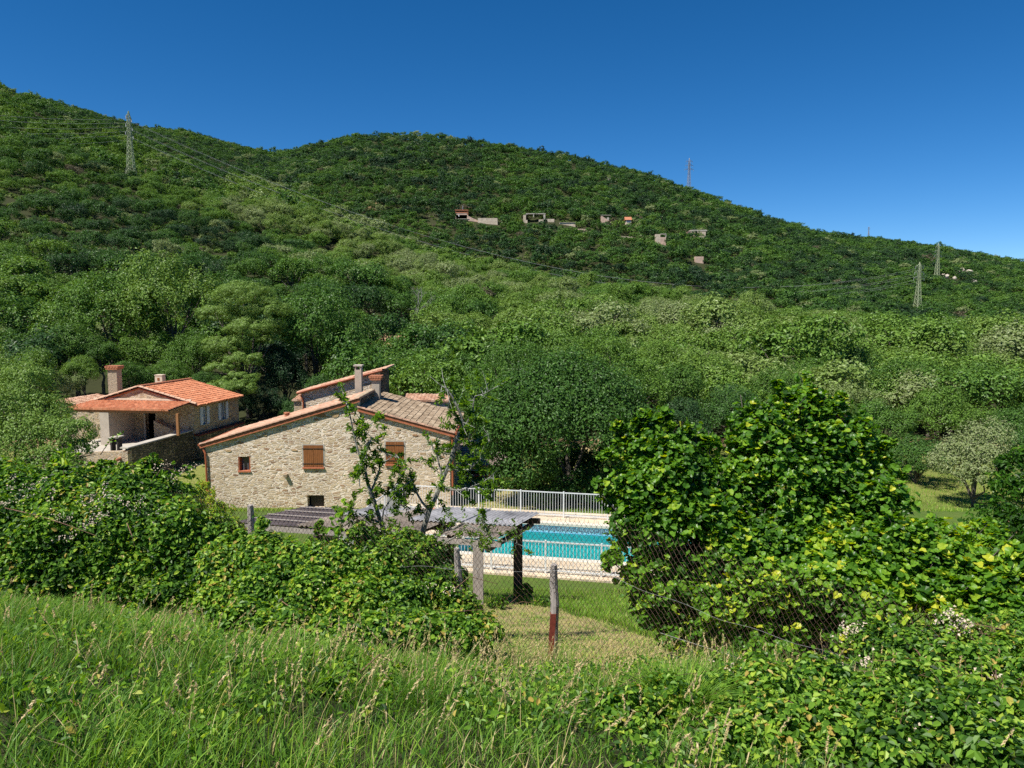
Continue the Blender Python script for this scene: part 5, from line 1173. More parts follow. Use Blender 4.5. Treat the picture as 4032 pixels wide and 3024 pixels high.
for (tw, kind, k, dw), L_ in grp.items():
    L_.sort(key=lambda q: q[0])
    for i, (dd, t) in enumerate(L_):
        r = t[0]; pre = '' if len(L_) == 1 else RANK[min(i, 11)] + ' '
        r['label'] = '%s%s %s %s the %s' % (pre, tw, kind, dw, LM[k][2]); r['group'] = {'oak': 'oaks on the wooded slope'}.get(kind, kind + 's in the valley')
        if kind == 'flowering tree': r['label'] = 'rounded tree with pale silvery green foliage at the right edge of the lawn'
# ================================================================== foreground bushes
def bush(name, label, cat, lobes_px, sub, per, size, mat, seed, aspect=.6, mode='leaf6', up=.4, rsub=.3, droop=None, tintmu=.45, tintsd=.25, base=None, stems=6, stemmat='stem', r0=.02, cull=.6, inner=.04, group=None, fold=.15, rnd=.7, tdir=None, shoots=0, wander=True, outw=1.0):
    rg = np.random.default_rng(seed)
    L = []
    for u, v, d, rp, fl, dep in lobes_px:
        while d > 2.5:      # keep the clump's centre above the slope
            c = P(u, v, d)
            if c.z > hz(c.x, c.y) + .4 * rp * d / F: break
            d *= .97
        L.append([*c, rp * d / F, rp * d / F * dep, rp * d / F * fl])
    L = np.array(L)
    p, nn = clumps(rg, L, sub, per, rsub=rsub, up=up, rnd=rnd, cull=cull, inner=inner, outw=outw)
    sh_ = []
    for i in range(shoots):      # young shoots that stick out of the outline
        l_ = L[rg.integers(len(L))]; d = norm(np.array([rg.normal(0, .8), rg.normal(-.2, .5), abs(rg.normal(.9, .4))])); a = l_[:3] + d * l_[3:6] * .6; b_ = l_[:3] + d * l_[3:6] * rg.uniform(1.15, 1.8)
        k_ = max(5, int(np.linalg.norm(b_ - a) / size * 1.6)); q_ = a + (b_ - a) * np.linspace(0, 1, k_)[:, None] + rg.normal(size=(k_, 3)) * size * .4
        p = np.concatenate([p, q_]); nn = np.concatenate([nn, norm(rg.normal(size=(k_, 3)) * .6 + np.array([0, -.2, .8]))]); sh_.append((a, b_))
    keep = p[:, 2] > H(p[:, 0], p[:, 1]) + .02; p = p[keep]; nn = nn[keep]
    V, q, m_ = leaves(p, nn, size, aspect, rg, mode, droop=droop, fold=fold)
    cl_t = .12 * np.sin(p[:, 0] * 4 + seed) * np.sin(p[:, 2] * 5)
    t = np.repeat(np.clip(rg.normal(tintmu, tintsd, len(p)) + cl_t, 0, 1), m_)
    b = Vector(L[:, :3].mean(0)) if base is None else base; b = Vector((b[0], b[1], hz(b[0], b[1])))
    r = empty(name, b, label, cat, group)
    if mode == 'hazel': mk('leaves', V, None, q, M[mat], r, tint=t, smooth=False)
    else: mk('leaves', V, q, None, M[mat], r, tint=t)
    g = G()
    for a, b_ in sh_: g.tube([Vector(a), Vector(b_)], [r0 * .3, r0 * .15], 4)
    for i in range(len(L)):
        for _ in range(max(1, stems // len(L) + (i < stems % len(L)))):
            e = Vector(L[i][:3] + rg.normal(size=3) * L[i][3:6] * .5); s = b + Vector((rg.normal(0, .12), rg.normal(0, .12), -.05)); s.z = hz(s.x, s.y) - .05
            if wander and abs(e.x - s.x) > 1.2: s.x = e.x + rg.normal(0, .3); s.y = e.y + rg.normal(0, .2); s.z = hz(s.x, s.y) - .05
            m2 = s.lerp(e, .5) + Vector((rg.normal(0, .06), 0, .12)); g.tube([s, m2, e], [r0, r0 * .7, r0 * .25], 5)
            for _k in range(3):
                a = m2.lerp(e, rg.uniform(0, 1)); g.tube([a, a + Vector(norm(rg.normal(size=3) + np.array([0, 0, .6])) * L[i][3] * rg.uniform(.4, .9))], [r0 * .35, r0 * .12], 4)
    g.build('stems', M[stemmat], r)
    return r, L, rg
def panicles(r, spots, rg, n=34, ln=.10):
    """clusters of small pale blossoms on arching bramble tips"""
    for (u, v, d, ang) in spots:
        while P(u, v, d).z < hz(*P(u, v, d)[:2]) + .12: d *= .97
        c = np.array(P(u, v, d)); ax_ = np.array([math.cos(ang), rg.normal(0, .3), math.sin(ang)]); ax_ = norm(ax_)
        t = rg.uniform(-1, 1, n); p = c + ax_ * t[:, None] * ln + rg.normal(size=(n, 3)) * (.028 * (1 - .5 * t[:, None]))
        V, q, m_ = leaves(p, norm(rg.normal(size=(n, 3)) + np.array([0, -.4, .8])), .02, .9, rg, 'rhomb', fold=.25)
        o = mk('flower_cluster', V, q, None, M['flower'], r)
def canes(r, lst, rg, rad=.006, mat='stem'):
    for pts in lst:
        P0 = [P(*q) for q in pts]; g = G(); g.tube(P0, [rad * (1 - .6 * i / (len(P0) - 1)) for i in range(len(P0))], 5); g.build('cane', M[mat], r)

# hazels on the right
lob = [(2560, 1780, 8.4, 95, 1.1, 1), (2470, 1950, 8.3, 95, 1.1, 1), (2640, 1900, 8.2, 140, 1.1, 1), (2560, 2110, 8.1, 140, 1.1, 1), (2730, 2080, 8.0, 160, 1, 1), (2600, 2290, 8.0, 135, 1, 1), (2800, 2290, 8.0, 170, 1, 1), (2690, 2420, 8.0, 110, 1, 1), (2760, 1760, 8.6, 55, 1.1, 1), (2460, 1740, 8.5, 45, 1.1, 1), (2820, 1900, 8.4, 90, 1, 1), (2830, 2080, 8.2, 110, 1, 1), (2880, 2200, 7.8, 130, 1, 1), (2700, 2520, 7.8, 90, .9, 1), (2560, 2400, 8, 80, 1, 1), (2440, 1700, 8.4, 28, 1.7, 1), (2520, 1670, 8.4, 30, 1.7, 1), (2610, 1660, 8.4, 32, 1.7, 1), (2690, 1720, 8.4, 32, 1.7, 1), (2395, 1810, 8.3, 32, 1.3, 1), (2380, 1930, 8.2, 36, 1, 1), (2420, 2220, 8, 45, 1, 1)]
hz1, Lh, rgh = bush('hazel_bush', 'tall hazel bush with large round leaves overhanging the right end of the pool', 'bush', lob, 44, 24, .074, 'leaf_near', 31, aspect=.88, mode='hazel', outw=.45, up=.8, rsub=.42, shoots=60, wander=False, droop=.25, base=P(2850, 2640, 8.0), stems=14, stemmat='bark', r0=.018, cull=.5, tintmu=.46, tintsd=.22)
local(hz1)
lob = [(3150, 1640, 8.8, 95, 1.2, 1), (3020, 1740, 8.6, 130, 1.1, 1), (3260, 1790, 8.6, 150, 1.1, 1), (3110, 1900, 8.4, 170, 1, 1), (2930, 1960, 8.4, 120, 1, 1), (3340, 1950, 8.3, 130, 1, 1), (3420, 1830, 8.5, 80, 1, 1), (3180, 2080, 8.2, 160, 1, 1), (2960, 2160, 8.0, 130, 1, 1), (3350, 2120, 8.0, 120, 1, 1), (3460, 2000, 8.0, 110, 1, 1), (3100, 2200, 7.9, 140, 1, 1), (3420, 2180, 7.9, 120, 1, 1), (2990, 1630, 8.6, 34, 1.7, 1), (3075, 1560, 8.7, 34, 1.8, 1), (3170, 1540, 8.8, 34, 1.8, 1), (3290, 1610, 8.6, 40, 1.6, 1), (3400, 1690, 8.6, 36, 1.4, 1), (3480, 1760, 8.5, 36, 1.3, 1), (3520, 1880, 8.4, 40, 1, 1), (2900, 1760, 8.6, 36, 1.6, 1)]
hz2, _, _ = bush('hazel_bush', 'highest hazel bush, peaked and dense, right of the pool', 'bush', lob, 44, 24, .074, 'leaf_near', 32, aspect=.88, mode='hazel', outw=.45, up=.8, rsub=.42, shoots=60, wander=False, droop=.25, base=P(3150, 2700, 8.4), stems=14, stemmat='bark', r0=.02, cull=.5, tintmu=.44, tintsd=.22)
local(hz2)
lob = [(3000, 2330, 7.4, 120, 1, 1), (3250, 2330, 7.3, 150, .9, 1), (3480, 2250, 7.4, 150, .8, 1), (3330, 2160, 7.6, 110, .8, 1), (3660, 2170, 7.4, 130, .8, 1), (3820, 2270, 7.2, 130, .8, 1), (3620, 2330, 7.1, 120, .8, 1), (3960, 2330, 7.0, 120, .8, 1), (4060, 2230, 7.0, 110, .8, 1), (3100, 2480, 7.4, 110, 1, 1), (2900, 2500, 7.5, 110, 1, 1), (3880, 2120, 7.6, 70, .8, 1), (3540, 2120, 7.5, 100, .8, 1), (3740, 2380, 6.9, 110, .8, 1), (3050, 2420, 7.4, 70, 1, 1), (3250, 2480, 7.2, 70, 1, 1), (3450, 2430, 6.9, 120, .9, 1), (3950, 2420, 6.8, 110, .8, 1), (2850, 2400, 7.5, 120, 1, 1), (3000, 2560, 7.2, 90, .8, 1), (3380, 2560, 6.6, 90, .8, 1)]
hz3, _, _ = bush('hazel_bush', 'low spreading yellowish hazel bush reaching the right picture edge behind the wire', 'bush', lob, 40, 22, .078, 'leaf_near', 33, aspect=.88, mode='hazel', outw=.45, up=.85, rsub=.42, shoots=60, wander=False, droop=.25, base=P(3400, 2700, 7.2), stems=12, stemmat='bark', r0=.016, cull=.45, tintmu=.56, tintsd=.22)
local(hz3)
# dark shrub at right edge behind
lob = [(4010, 1960, 13, 110, 1.1, 1), (3930, 2080, 12.5, 110, 1, 1), (4060, 2130, 12, 120, 1, 1), (3990, 1850, 13.2, 60, 1.1, 1), (3920, 2220, 12, 90, 1, 1), (4080, 1830, 13.2, 90, 1, 1)]
b1, _, _ = bush('fig_bush', 'dark green leafy bush at the right edge in front of the lawn', 'bush', lob, 40, 22, .10, 'leaf_near', 34, aspect=.45, base=P(4010, 2500, 12.5), stems=8, r0=.03, tintmu=.22, tintsd=.16); local(b1)
b1.name = 'leafy_bush'
# brambles, left
lob = [(-60, 1950, 9.4, 150, .8, 1.2), (120, 1960, 9.3, 130, .75, 1.2), (320, 1960, 9.2, 130, .8, 1.2), (520, 1950, 9.2, 120, .8, 1.2), (660, 1990, 9.1, 110, .75, 1.2), (60, 2120, 8.8, 160, 1, 1), (260, 2110, 8.7, 170, 1, 1), (480, 2110, 8.7, 160, 1, 1), (680, 2130, 8.6, 150, 1, 1), (820, 2120, 8.6, 100, .9, 1), (100, 2260, 8.5, 120, .7, 1), (60, 2340, 8.2, 80, .7, 1), (230, 2340, 8.2, 80, .7, 1), (420, 2350, 8.1, 85, .7, 1), (620, 2370, 8.0, 90, .7, 1), (800, 2420, 7.8, 90, .7, 1), (760, 2260, 8.3, 110, .9, 1), (880, 2300, 8.1, 110, .9, 1), (700, 2330, 8, 90, .9, 1), (180, 2200, 8.6, 130, .9, 1), (400, 2200, 8.5, 130, .9, 1), (-60, 2320, 8.3, 80, .7, 1), (330, 2270, 8.4, 120, .8, 1), (560, 2260, 8.4, 120, .8, 1), (-120, 2150, 8.8, 180, 1, 1)]
_r = np.random.default_rng(9); lob += [(float(a), float(2300 + a * .1 + _r.uniform(-20, 100)), 8.4, float(_r.uniform(22, 50)), 1, 1) for a in _r.uniform(-50, 850, 24)] + [(float(a), float(_r.uniform(1840, 1900)), 9.3, float(_r.uniform(25, 45)), 1.2, 1) for a in _r.uniform(-50, 760, 14)]
br1, _, rg1 = bush('bramble_thicket', 'tall flowering bramble thicket filling the left edge below the terrace', 'brambles', lob, 36, 64, .058, 'bramble', 41, aspect=.66, rsub=.40, shoots=50, up=.5, base=P(300, 2300, 8.8), stems=30, r0=.007, cull=.62, tintmu=.42)
panicles(br1, [(50, 1900, 8.6, 1.4), (110, 1920, 8.6, .9), (150, 1900, 8.5, .5), (200, 1960, 8.4, 1.2), (90, 1960, 8.5, .2), (225, 2035, 8.2, .1), (250, 2045, 8.2, .2), (350, 1985, 8.3, 1.0), (400, 2030, 8.1, .3), (370, 2045, 8.1, .6), (345, 1960, 8.3, .2), (490, 1975, 8.3, -.8), (420, 1965, 8.3, .1), (555, 1980, 8.4, 1.4), (260, 2120, 8.0, .2), (330, 2075, 8.0, .3), (630, 2030, 8.4, .2), (405, 1930, 8.4, 1.2), (640, 1835, 8.9, .5), (730, 1845, 8.9, .1), (765, 1835, 8.9, .2), (700, 1868, 8.9, .4), (15, 1985, 8.4, .3)], rg1)
canes(br1, [[(20, 2000, 8.5), (150, 2030, 8.2), (260, 2065, 8.0), (380, 2110, 7.9)], [(560, 1940, 9.0), (640, 1840, 8.9), (700, 1855, 8.9), (775, 1832, 8.9)], [(240, 2080, 8.8), (252, 1900, 8.8), (246, 1760, 8.8)], [(500, 2060, 8.2), (520, 2110, 8.0), (530, 2150, 8.0)], [(395, 1790, 8.8), (430, 1740, 8.8), (480, 1705, 8.8)]], rg1)
# leaves on the free canes
def sprig(r, pts, n, size, mat, rg, mode='leaf6', aspect=.6, tintmu=.5, name='sprig', up=.6, spread=.05):
    Q = np.array([P(*q) for q in pts]); s = np.linspace(0, len(Q) - 1, n); i = np.clip(s.astype(int), 0, len(Q) - 2); f_ = (s - i)[:, None]
    p = Q[i] * (1 - f_) + Q[i + 1] * f_ + rg.normal(size=(n, 3)) * spread; nn = norm(rg.normal(size=(n, 3)) * .7 + np.array([0, -.2, up]))
    V, q, m_ = leaves(p, nn, size, aspect, rg, mode); mk(name, V, q, None, M[mat], r, tint=np.repeat(np.clip(rg.normal(tintmu, .15, n), 0, 1), m_))
sprig(br1, [(246, 1770, 8.8), (252, 1860, 8.8), (235, 1800, 8.8), (290, 1790, 8.8), (215, 1800, 8.8)], 34, .085, 'bramble', rg1, tintmu=.65)
sprig(br1, [(425, 1745, 8.8), (480, 1705, 8.8)], 16, .045, 'bramble', rg1, tintmu=.6, spread=.02)
sprig(br1, [(610, 1870, 8.9), (700, 1850, 8.9), (770, 1880, 8.9)], 30, .08, 'bramble', rg1, tintmu=.5)
local(br1)
# yellow green broom-like shrub beside it
lob = [(790, 1990, 9.4, 60, 1, 1), (860, 2030, 9.2, 60, 1, 1), (740, 2040, 9.2, 70, 1, 1), (900, 2090, 9, 60, .9, 1), (810, 1930, 9.6, 35, 1.2, 1)]
b2, _, _ = bush('small_shrub', 'small yellow green shrub at the left end of the chain link fence', 'shrub', lob, 34, 26, .045, 'bramble', 42, aspect=.35, base=P(820, 2200, 9.2), stems=10, r0=.006, tintmu=.80, tintsd=.12); local(b2)
# brambles, centre: below and among the wire
lob = [(900, 2230, 8.2, 110, .9, 1), (1040, 2210, 8.1, 110, .8, 1), (1180, 2230, 8.0, 110, .8, 1), (1320, 2240, 7.9, 110, .9, 1), (1480, 2250, 8.0, 110, 1, 1), (1600, 2220, 8.2, 110, 1, 1), (1730, 2330, 7.9, 100, .8, 1), (1820, 2400, 7.7, 70, .9, 1), (900, 2360, 7.8, 110, .8, 1), (1050, 2350, 7.6, 120, .9, 1), (1230, 2370, 7.5, 130, .9, 1), (1400, 2400, 7.4, 130, .9, 1), (1560, 2390, 7.5, 120, .9, 1), (1300, 2500, 7.1, 90, .8, 1), (1480, 2510, 7.1, 90, .8, 1), (1650, 2480, 7.2, 100, .8, 1), (1760, 2480, 7.3, 70, .8, 1), (1110, 2460, 7.2, 80, .7, 1), (960, 2480, 7.3, 85, .7, 1), (1150, 2560, 7, 85, .7, 1), (1330, 2590, 7, 80, .7, 1), (1500, 2600, 7, 80, .7, 1), (1680, 2580, 7, 80, .7, 1), (1790, 2560, 7, 60, .7, 1), (980, 2490, 7, 120, .9, 1), (1120, 2530, 6.9, 130, .9, 1), (1280, 2560, 6.8, 130, .9, 1), (1450, 2570, 6.7, 140, .9, 1), (1620, 2570, 6.7, 140, .9, 1), (1780, 2550, 6.7, 120, .9, 1), (1880, 2500, 6.9, 90, .8, 1), (1560, 2480, 7, 100, .8, 1)]
_r = np.random.default_rng(8); lob += [(float(a), float(np.interp(a, [850, 1100, 1400, 1900], [2400, 2560, 2680, 2660]) + _r.uniform(-60, 90)), 7.0, float(_r.uniform(22, 48)), 1, 1) for a in _r.uniform(850, 1980, 30)] + [(float(a), float(_r.uniform(2080, 2200)), 8.2, float(_r.uniform(25, 45)), 1.2, 1) for a in _r.uniform(850, 1750, 12)]
br2, _, rg2 = bush('bramble_thicket', 'sprawling bramble thicket round the rusty posts in front of the open shed', 'brambles', lob, 32, 60, .052, 'bramble', 43, aspect=.68, rsub=.40, shoots=50, up=.5, base=P(1350, 2500, 7.6), stems=36, r0=.006, cull=.6, tintmu=.50)
panicles(br2, [(1290, 2210, 7.7, .2), (1700, 2310, 7.6, .3), (1770, 2330, 7.6, .5), (1250, 2300, 7.3, .1), (1620, 2180, 7.9, .6), (1050, 2110, 8.2, .3), (960, 2150, 8.2, .6)], rg2, 26, .07)
canes(br2, [[(1325, 2300, 8.0), (1322, 2180, 7.9), (1350, 2020, 7.9), (1370, 1980, 7.9)], [(1100, 2360, 7.2), (1170, 2410, 7.1), (1240, 2440, 7.0)], [(1790, 2320, 7.6), (1850, 2270, 7.6), (1960, 2300, 7.6)], [(1480, 2420, 7.0), (1640, 2420, 7.1), (1900, 2400, 7.3)]], rg2, .006)
sprig(br2, [(1330, 2160, 7.9), (1345, 2060, 7.9), (1370, 2000, 7.9), (1330, 2030, 7.9), (1300, 2080, 7.9)], 34, .085, 'bramble', rg2, tintmu=.62)
local(br2)
# brambles, lower right
lob = [(2480, 2820, 4.6, 130, .6, 1), (2640, 2780, 4.7, 130, .7, 1), (2820, 2760, 4.8, 140, .8, 1), (3020, 2760, 4.7, 150, .9, 1), (3220, 2740, 4.6, 150, .9, 1), (3060, 2900, 4.2, 150, .8, 1), (3280, 2900, 4.1, 150, .9, 1), (2860, 2930, 4.1, 130, .7, 1), (3480, 2800, 4.3, 140, .8, 1)]
br3, _, rg3 = bush('bramble_thicket', 'low tangled bramble patch at the foot of the wire right of the iron stake', 'brambles', lob, 50, 40, .034, 'bramble', 44, aspect=.7, rsub=.40, shoots=50, up=.6, base=P(3000, 3000, 4.4), stems=40, r0=.004, cull=.55, tintmu=.5)
canes(br3, [[(3370, 2880, 4.0), (3160, 2720, 4.2), (3050, 2690, 4.3)], [(3160, 2860, 4.1), (3350, 2710, 4.2), (3380, 2690, 4.2)], [(3020, 2830, 4.2), (3100, 2810, 4.1), (3190, 2805, 4.1)], [(3220, 2900, 4.0), (3260, 3010, 3.9)], [(3640, 2620, 4.5), (3480, 2690, 4.3), (3300, 2760, 4.2)]], rg3, .005)
panicles(br3, [(3330, 2490, 5.2, .7), (3360, 2480, 5.2, .3), (2880, 2640, 5.0, .2)], rg3, 40, .07)
local(br3)
lob = [(3480, 2560, 5.1, 110, .8, 1), (3640, 2600, 4.8, 130, .8, 1), (3800, 2680, 4.4, 150, .9, 1), (3620, 2760, 4.2, 150, .9, 1), (3960, 2620, 4.5, 130, .8, 1), (3720, 2900, 3.9, 170, .9, 1), (3960, 2850, 3.9, 180, .9, 1), (4080, 2700, 4.2, 140, .9, 1), (3520, 2960, 3.8, 140, .8, 1), (3940, 3010, 3.7, 150, .9, 1), (3780, 2490, 5.2, 90, .7, 1), (3980, 2490, 5.2, 90, .7, 1)]
br4, _, rg4 = bush('bramble_thicket', 'flowering bramble thicket in the lower right corner in front of the fence', 'brambles', lob, 48, 42, .038, 'bramble', 45, aspect=.68, rsub=.40, shoots=50, up=.5, base=P(3800, 3000, 4.2), stems=40, r0=.005, cull=.55, tintmu=.48)
panicles(br4, [(3760, 2450, 5.0, .4), (3800, 2460, 5.0, .3), (3720, 2430, 5.0, .8), (3690, 2620, 4.6, -.6), (3880, 2680, 4.2, .3), (4010, 2660, 4.2, .6), (3590, 2880, 3.8, .4), (3840, 2860, 3.8, .2), (3400, 2620, 4.9, 1.2)], rg4, 40, .07)
canes(br4, [[(4030, 2780, 4.0), (3880, 2720, 4.1), (3700, 2700, 4.3)], [(3500, 2940, 3.7), (3640, 2970, 3.6), (3560, 3020, 3.6)], [(4030, 2560, 4.6), (3960, 2480, 4.8), (3800, 2450, 5.0)]], rg4, .005)
local(br4)

# ================================================================== thin lichen-covered almond tree by the shed
rg = np.random.default_rng(9)
ab = P(1610, 2380, 10.6); ab.z = hz(ab.x, ab.y); at = empty('almond_tree', ab, 'sparse young tree with pale lichened branches and narrow leaves in front of the stone house', 'tree')
ST = [[(1610, 2400, 10.6, .05), (1600, 2290, 10.6, .045), (1550, 2180, 10.6, .04), (1500, 2060, 10.6, .034), (1460, 1940, 10.5, .03), (1440, 1860, 10.5, .02), (1400, 1740, 10.5, .014), (1375, 1620, 10.5, .009), (1365, 1570, 10.5, .004)],
      [(1640, 2400, 10.7, .05), (1660, 2250, 10.7, .045), (1660, 2120, 10.8, .042), (1690, 2010, 10.8, .038), (1745, 1880, 10.9, .034), (1790, 1760, 10.9, .030), (1825, 1680, 10.9, .024), (1800, 1600, 10.9, .018), (1760, 1530, 10.9, .012), (1725, 1510, 10.9, .006)],
      [(1825, 1690, 10.9, .018), (1860, 1620, 10.9, .012), (1870, 1560, 10.9, .008), (1940, 1530, 10.9, .004)],
      [(1825, 1735, 10.9, .02), (1880, 1735, 10.9, .014), (1910, 1758, 10.9, .010), (1930, 1730, 10.9, .005)],
      [(1690, 2010, 10.8, .022), (1640, 1940, 10.8, .016), (1600, 1900, 10.7, .012), (1560, 1960, 10.7, .007), (1620, 1990, 10.7, .004)],
      [(1500, 2060, 10.6, .020), (1440, 2030, 10.5, .014), (1380, 2010, 10.5, .010), (1340, 2060, 10.5, .005)],
      [(1550, 2180, 10.6, .022), (1500, 2120, 10.5, .015), (1510, 2010, 10.4, .010), (1560, 1940, 10.4, .007), (1640, 1880, 10.4, .004)],
      [(1660, 2150, 10.7, .025), (1750, 2090, 10.6, .018), (1830, 2060, 10.6, .014), (1890, 2090, 10.5, .010), (1980, 2130, 10.4, .006), (2060, 2150, 10.4, .003)],
      [(1660, 2250, 10.7, .022), (1720, 2170, 10.6, .016), (1800, 2110, 10.5, .012), (1880, 2150, 10.5, .008), (1900, 2060, 10.5, .005), (1905, 2020, 10.5, .003)],
      [(1745, 1880, 10.9, .018), (1720, 1790, 10.9, .012), (1700, 1740, 10.9, .006)],
      [(1760, 1850, 10.9, .016), (1850, 1850, 10.8, .011), (1900, 1800, 10.8, .005)],
      [(1740, 1920, 10.9, .016), (1820, 1930, 10.8, .011), (1900, 1900, 10.8, .007), (1960, 1850, 10.8, .004)],
      [(1460, 1940, 10.5, .014), (1500, 1830, 10.5, .010), (1560, 1790, 10.5, .006), (1580, 1830, 10.5, .003)],
      [(1440, 1860, 10.5, .012), (1440, 1760, 10.4, .008), (1470, 1720, 10.4, .004)],
      [(1400, 1740, 10.5, .008), (1440, 1680, 10.5, .005), (1470, 1660, 10.5, .003)]]
g = G(); tw = G(); LP, LT = [], []
for st__ in ST:
    Q = [P(u, v, d) for u, v, d, r_ in st__]; Rr_ = [q[3] for q in st__]
    # subdivide with a little crookedness
    q2, r2 = [], []
    for a, b, ra, rb in zip(Q[:-1], Q[1:], Rr_[:-1], Rr_[1:]):
        for t in (0, .5): q2.append(a.lerp(b, t) + Vector(rg.normal(0, .012, 3)) * (t > 0)); r2.append(ra + (rb - ra) * t)
    q2.append(Q[-1]); r2.append(Rr_[-1]); g.tube(q2, r2, 6)
    for a, b, ra in zip(q2[:-1], q2[1:], r2[:-1]):
        for _ in range(3 if ra < .034 else 1):
            s = a.lerp(b, rg.random()); d = Vector(norm(rg.normal(size=3) * np.array([1, .8, 1]) + np.array([0, 0, .25]))); Lt = rg.uniform(.10, .38)
            e = s + d * Lt; tw.tube([s, s.lerp(e, .5) + Vector(rg.normal(0, .012, 3)), e], [.0045, .0035, .0018], 4)
            vpix = topix(s)[1]; dens = 44 if vpix < 2060 else 18
            if rg.random() < .25: dens = 1
            for _k in range(rg.integers(dens // 2, dens + 1)):
                LP.append(s.lerp(e, rg.uniform(.25, 1.05))); LT.append(norm(np.array(d) * .8 + rg.normal(size=3) * .6 + np.array([0, 0, .2])))
g.build('trunk', M['grey_bark'], at); tw.build('twigs', M['pale_twig'], at)
LP = np.array([tuple(v) for v in LP]); LT = np.array(LT); nn = norm(rg.normal(size=LP.shape) + np.array([0, -.3, .8]))
V, q, m_ = leaves(LP + LT * .04, nn, .08, .20, rg, 'leaf6', tdir=LT * 1.5)
mk('leaves', V, q, None, M['almond'], at, tint=np.repeat(np.clip(rg.normal(.5, .25, len(LP)), 0, 1), m_)); local(at)

lob = [(1470, 2170, 10.2, 60, 1.2, 1), (1540, 2240, 10.1, 70, 1.1, 1), (1640, 2260, 10.1, 75, 1.1, 1), (1720, 2230, 10.2, 65, 1.1, 1), (1650, 2160, 10.3, 45, 1.3, 1), (1780, 2290, 10, 60, 1, 1), (1560, 2150, 10.3, 35, 1.4, 1)]
b4, _, _ = bush('ivy_clump', 'dark ivy tangle round the foot of the thin lichened tree', 'ivy', lob, 40, 40, .055, 'bramble', 52, aspect=.8, base=P(1620, 2380, 10.2), stems=10, r0=.012, tintmu=.12, tintsd=.12, shoots=20); local(b4)
# ================================================================== grasses
def blades(pos, hgt, wid, lean, az_, rng, tint, seg=3):
    n = len(pos); d = np.stack([np.cos(az_), np.sin(az_), np.zeros(n)], 1); w = np.stack([-np.sin(az_ + rng.normal(0, 1, n)), np.cos(az_ + rng.normal(0, 1, n)), np.zeros(n)], 1)
    V = []; 
    for k in range(seg + 1):
        f_ = k / seg; c = pos + d * (lean * hgt * f_ ** 1.8)[:, None] + np.array([0, 0, 1.]) * (hgt * (f_ - .28 * lean * f_ ** 2.4))[:, None]
        if k < seg: V += [c - w * (wid * (1 - .55 * f_))[:, None] * .5, c + w * (wid * (1 - .55 * f_))[:, None] * .5]
        else: V += [c]
    m_ = 2 * seg + 1; V = np.stack(V, 1); k = np.arange(n)[:, None] * m_
    q = np.concatenate([k + np.array([[2 * i, 2 * i + 1, 2 * i + 3, 2 * i + 2]]) for i in range(seg - 1)]) if seg > 1 else np.zeros((0, 4), int)
    t = k + np.array([[2 * seg - 2, 2 * seg - 1, 2 * seg]])
    return V.reshape(-1, 3), q, t, np.repeat(tint, m_)
rg = np.random.default_rng(55)
def area(n, y0, y1, pw=1.0, px0=-150, px1=4200):
    y = y0 + (y1 - y0) * rg.random(n) ** pw; px = rg.uniform(px0, px1, n); x = (px - 2016) / F * y; return x, y, px
x, y, px = area(230000, 1.9, 9.2, .75)
lim = np.interp(px, [-200, 0, 500, 900, 1300, 1900, 2500, 3000, 4200], [9.2, 9.2, 8.6, 7.6, 6.9, 6.4, 7.0, 5.4, 4.2])
tuft = fbm(x * 2.2, y * 2.2, 3); straw = fbm(x * .9 + 40, y * .9, 2)
k = (y < lim + .5 * tuft) & (rg.random(len(x)) < .62 + .6 * tuft); x, y, px, tuft, straw, lim = x[k], y[k], px[k], tuft[k], straw[k], lim[k]
z = H(x, y); right = np.clip((px - 1100) / 1500, 0, 1)
dry = (rg.random(len(x)) < .04 + .22 * right * np.clip(.6 + straw * 1.8, 0, 1.2)) 
hg = rg.uniform(.05, .20, len(x)) * (1 + .7 * tuft) * (1 - .42 * right); hg = np.where(dry, hg * 1.2, hg) * (1 + 1.1 * np.exp(-((y - lim) / .5) ** 2) * (rg.random(len(x)) < .4))
tint = np.where(dry, rg.uniform(.74, 1, len(x)), np.clip(rg.normal(.34, .15, len(x)) + .12 * straw, 0, .7))
az_ = rg.normal(.3, 1.9, len(x)) + 2.5 * fbm(x * 1.2, y * 1.2, 2)
V, q, t, ti = blades(np.stack([x, y, z - .01], 1), hg, rg.uniform(.003, .0065, len(x)), rg.uniform(.2, 1.0, len(x)), az_, rg, tint)
o = mk('meadow_grass', V, q, t, M['grass'], tint=ti); tag(o, 'long green and straw coloured meadow grass in the foreground', 'grass', kind='stuff')
# broad small herb leaves low in the sward
x, y, px = area(26000, 2.2, 8.6, .8); k = (y < np.interp(px, [-200, 900, 1900, 2500, 3000, 4200], [8.4, 7.6, 7.5, 7, 5.6, 4.4])) & (fbm(x * 1.6 + 9, y * 1.6, 2) > -.15); x, y = x[k], y[k]
p = np.stack([x, y, H(x, y) + rg.uniform(.02, .14, len(x))], 1); V, q, m_ = leaves(p, norm(rg.normal(size=p.shape) * .6 + np.array([0, -.1, 1])), .035, .6, rg, 'leaf6')
o = mk('meadow_herbs', V, q, None, M['bramble'], tint=np.repeat(np.clip(rg.normal(.5, .22, len(x)), 0, 1), m_)); tag(o, 'small leafy herbs and clover low in the meadow grass', 'herbs', kind='stuff')
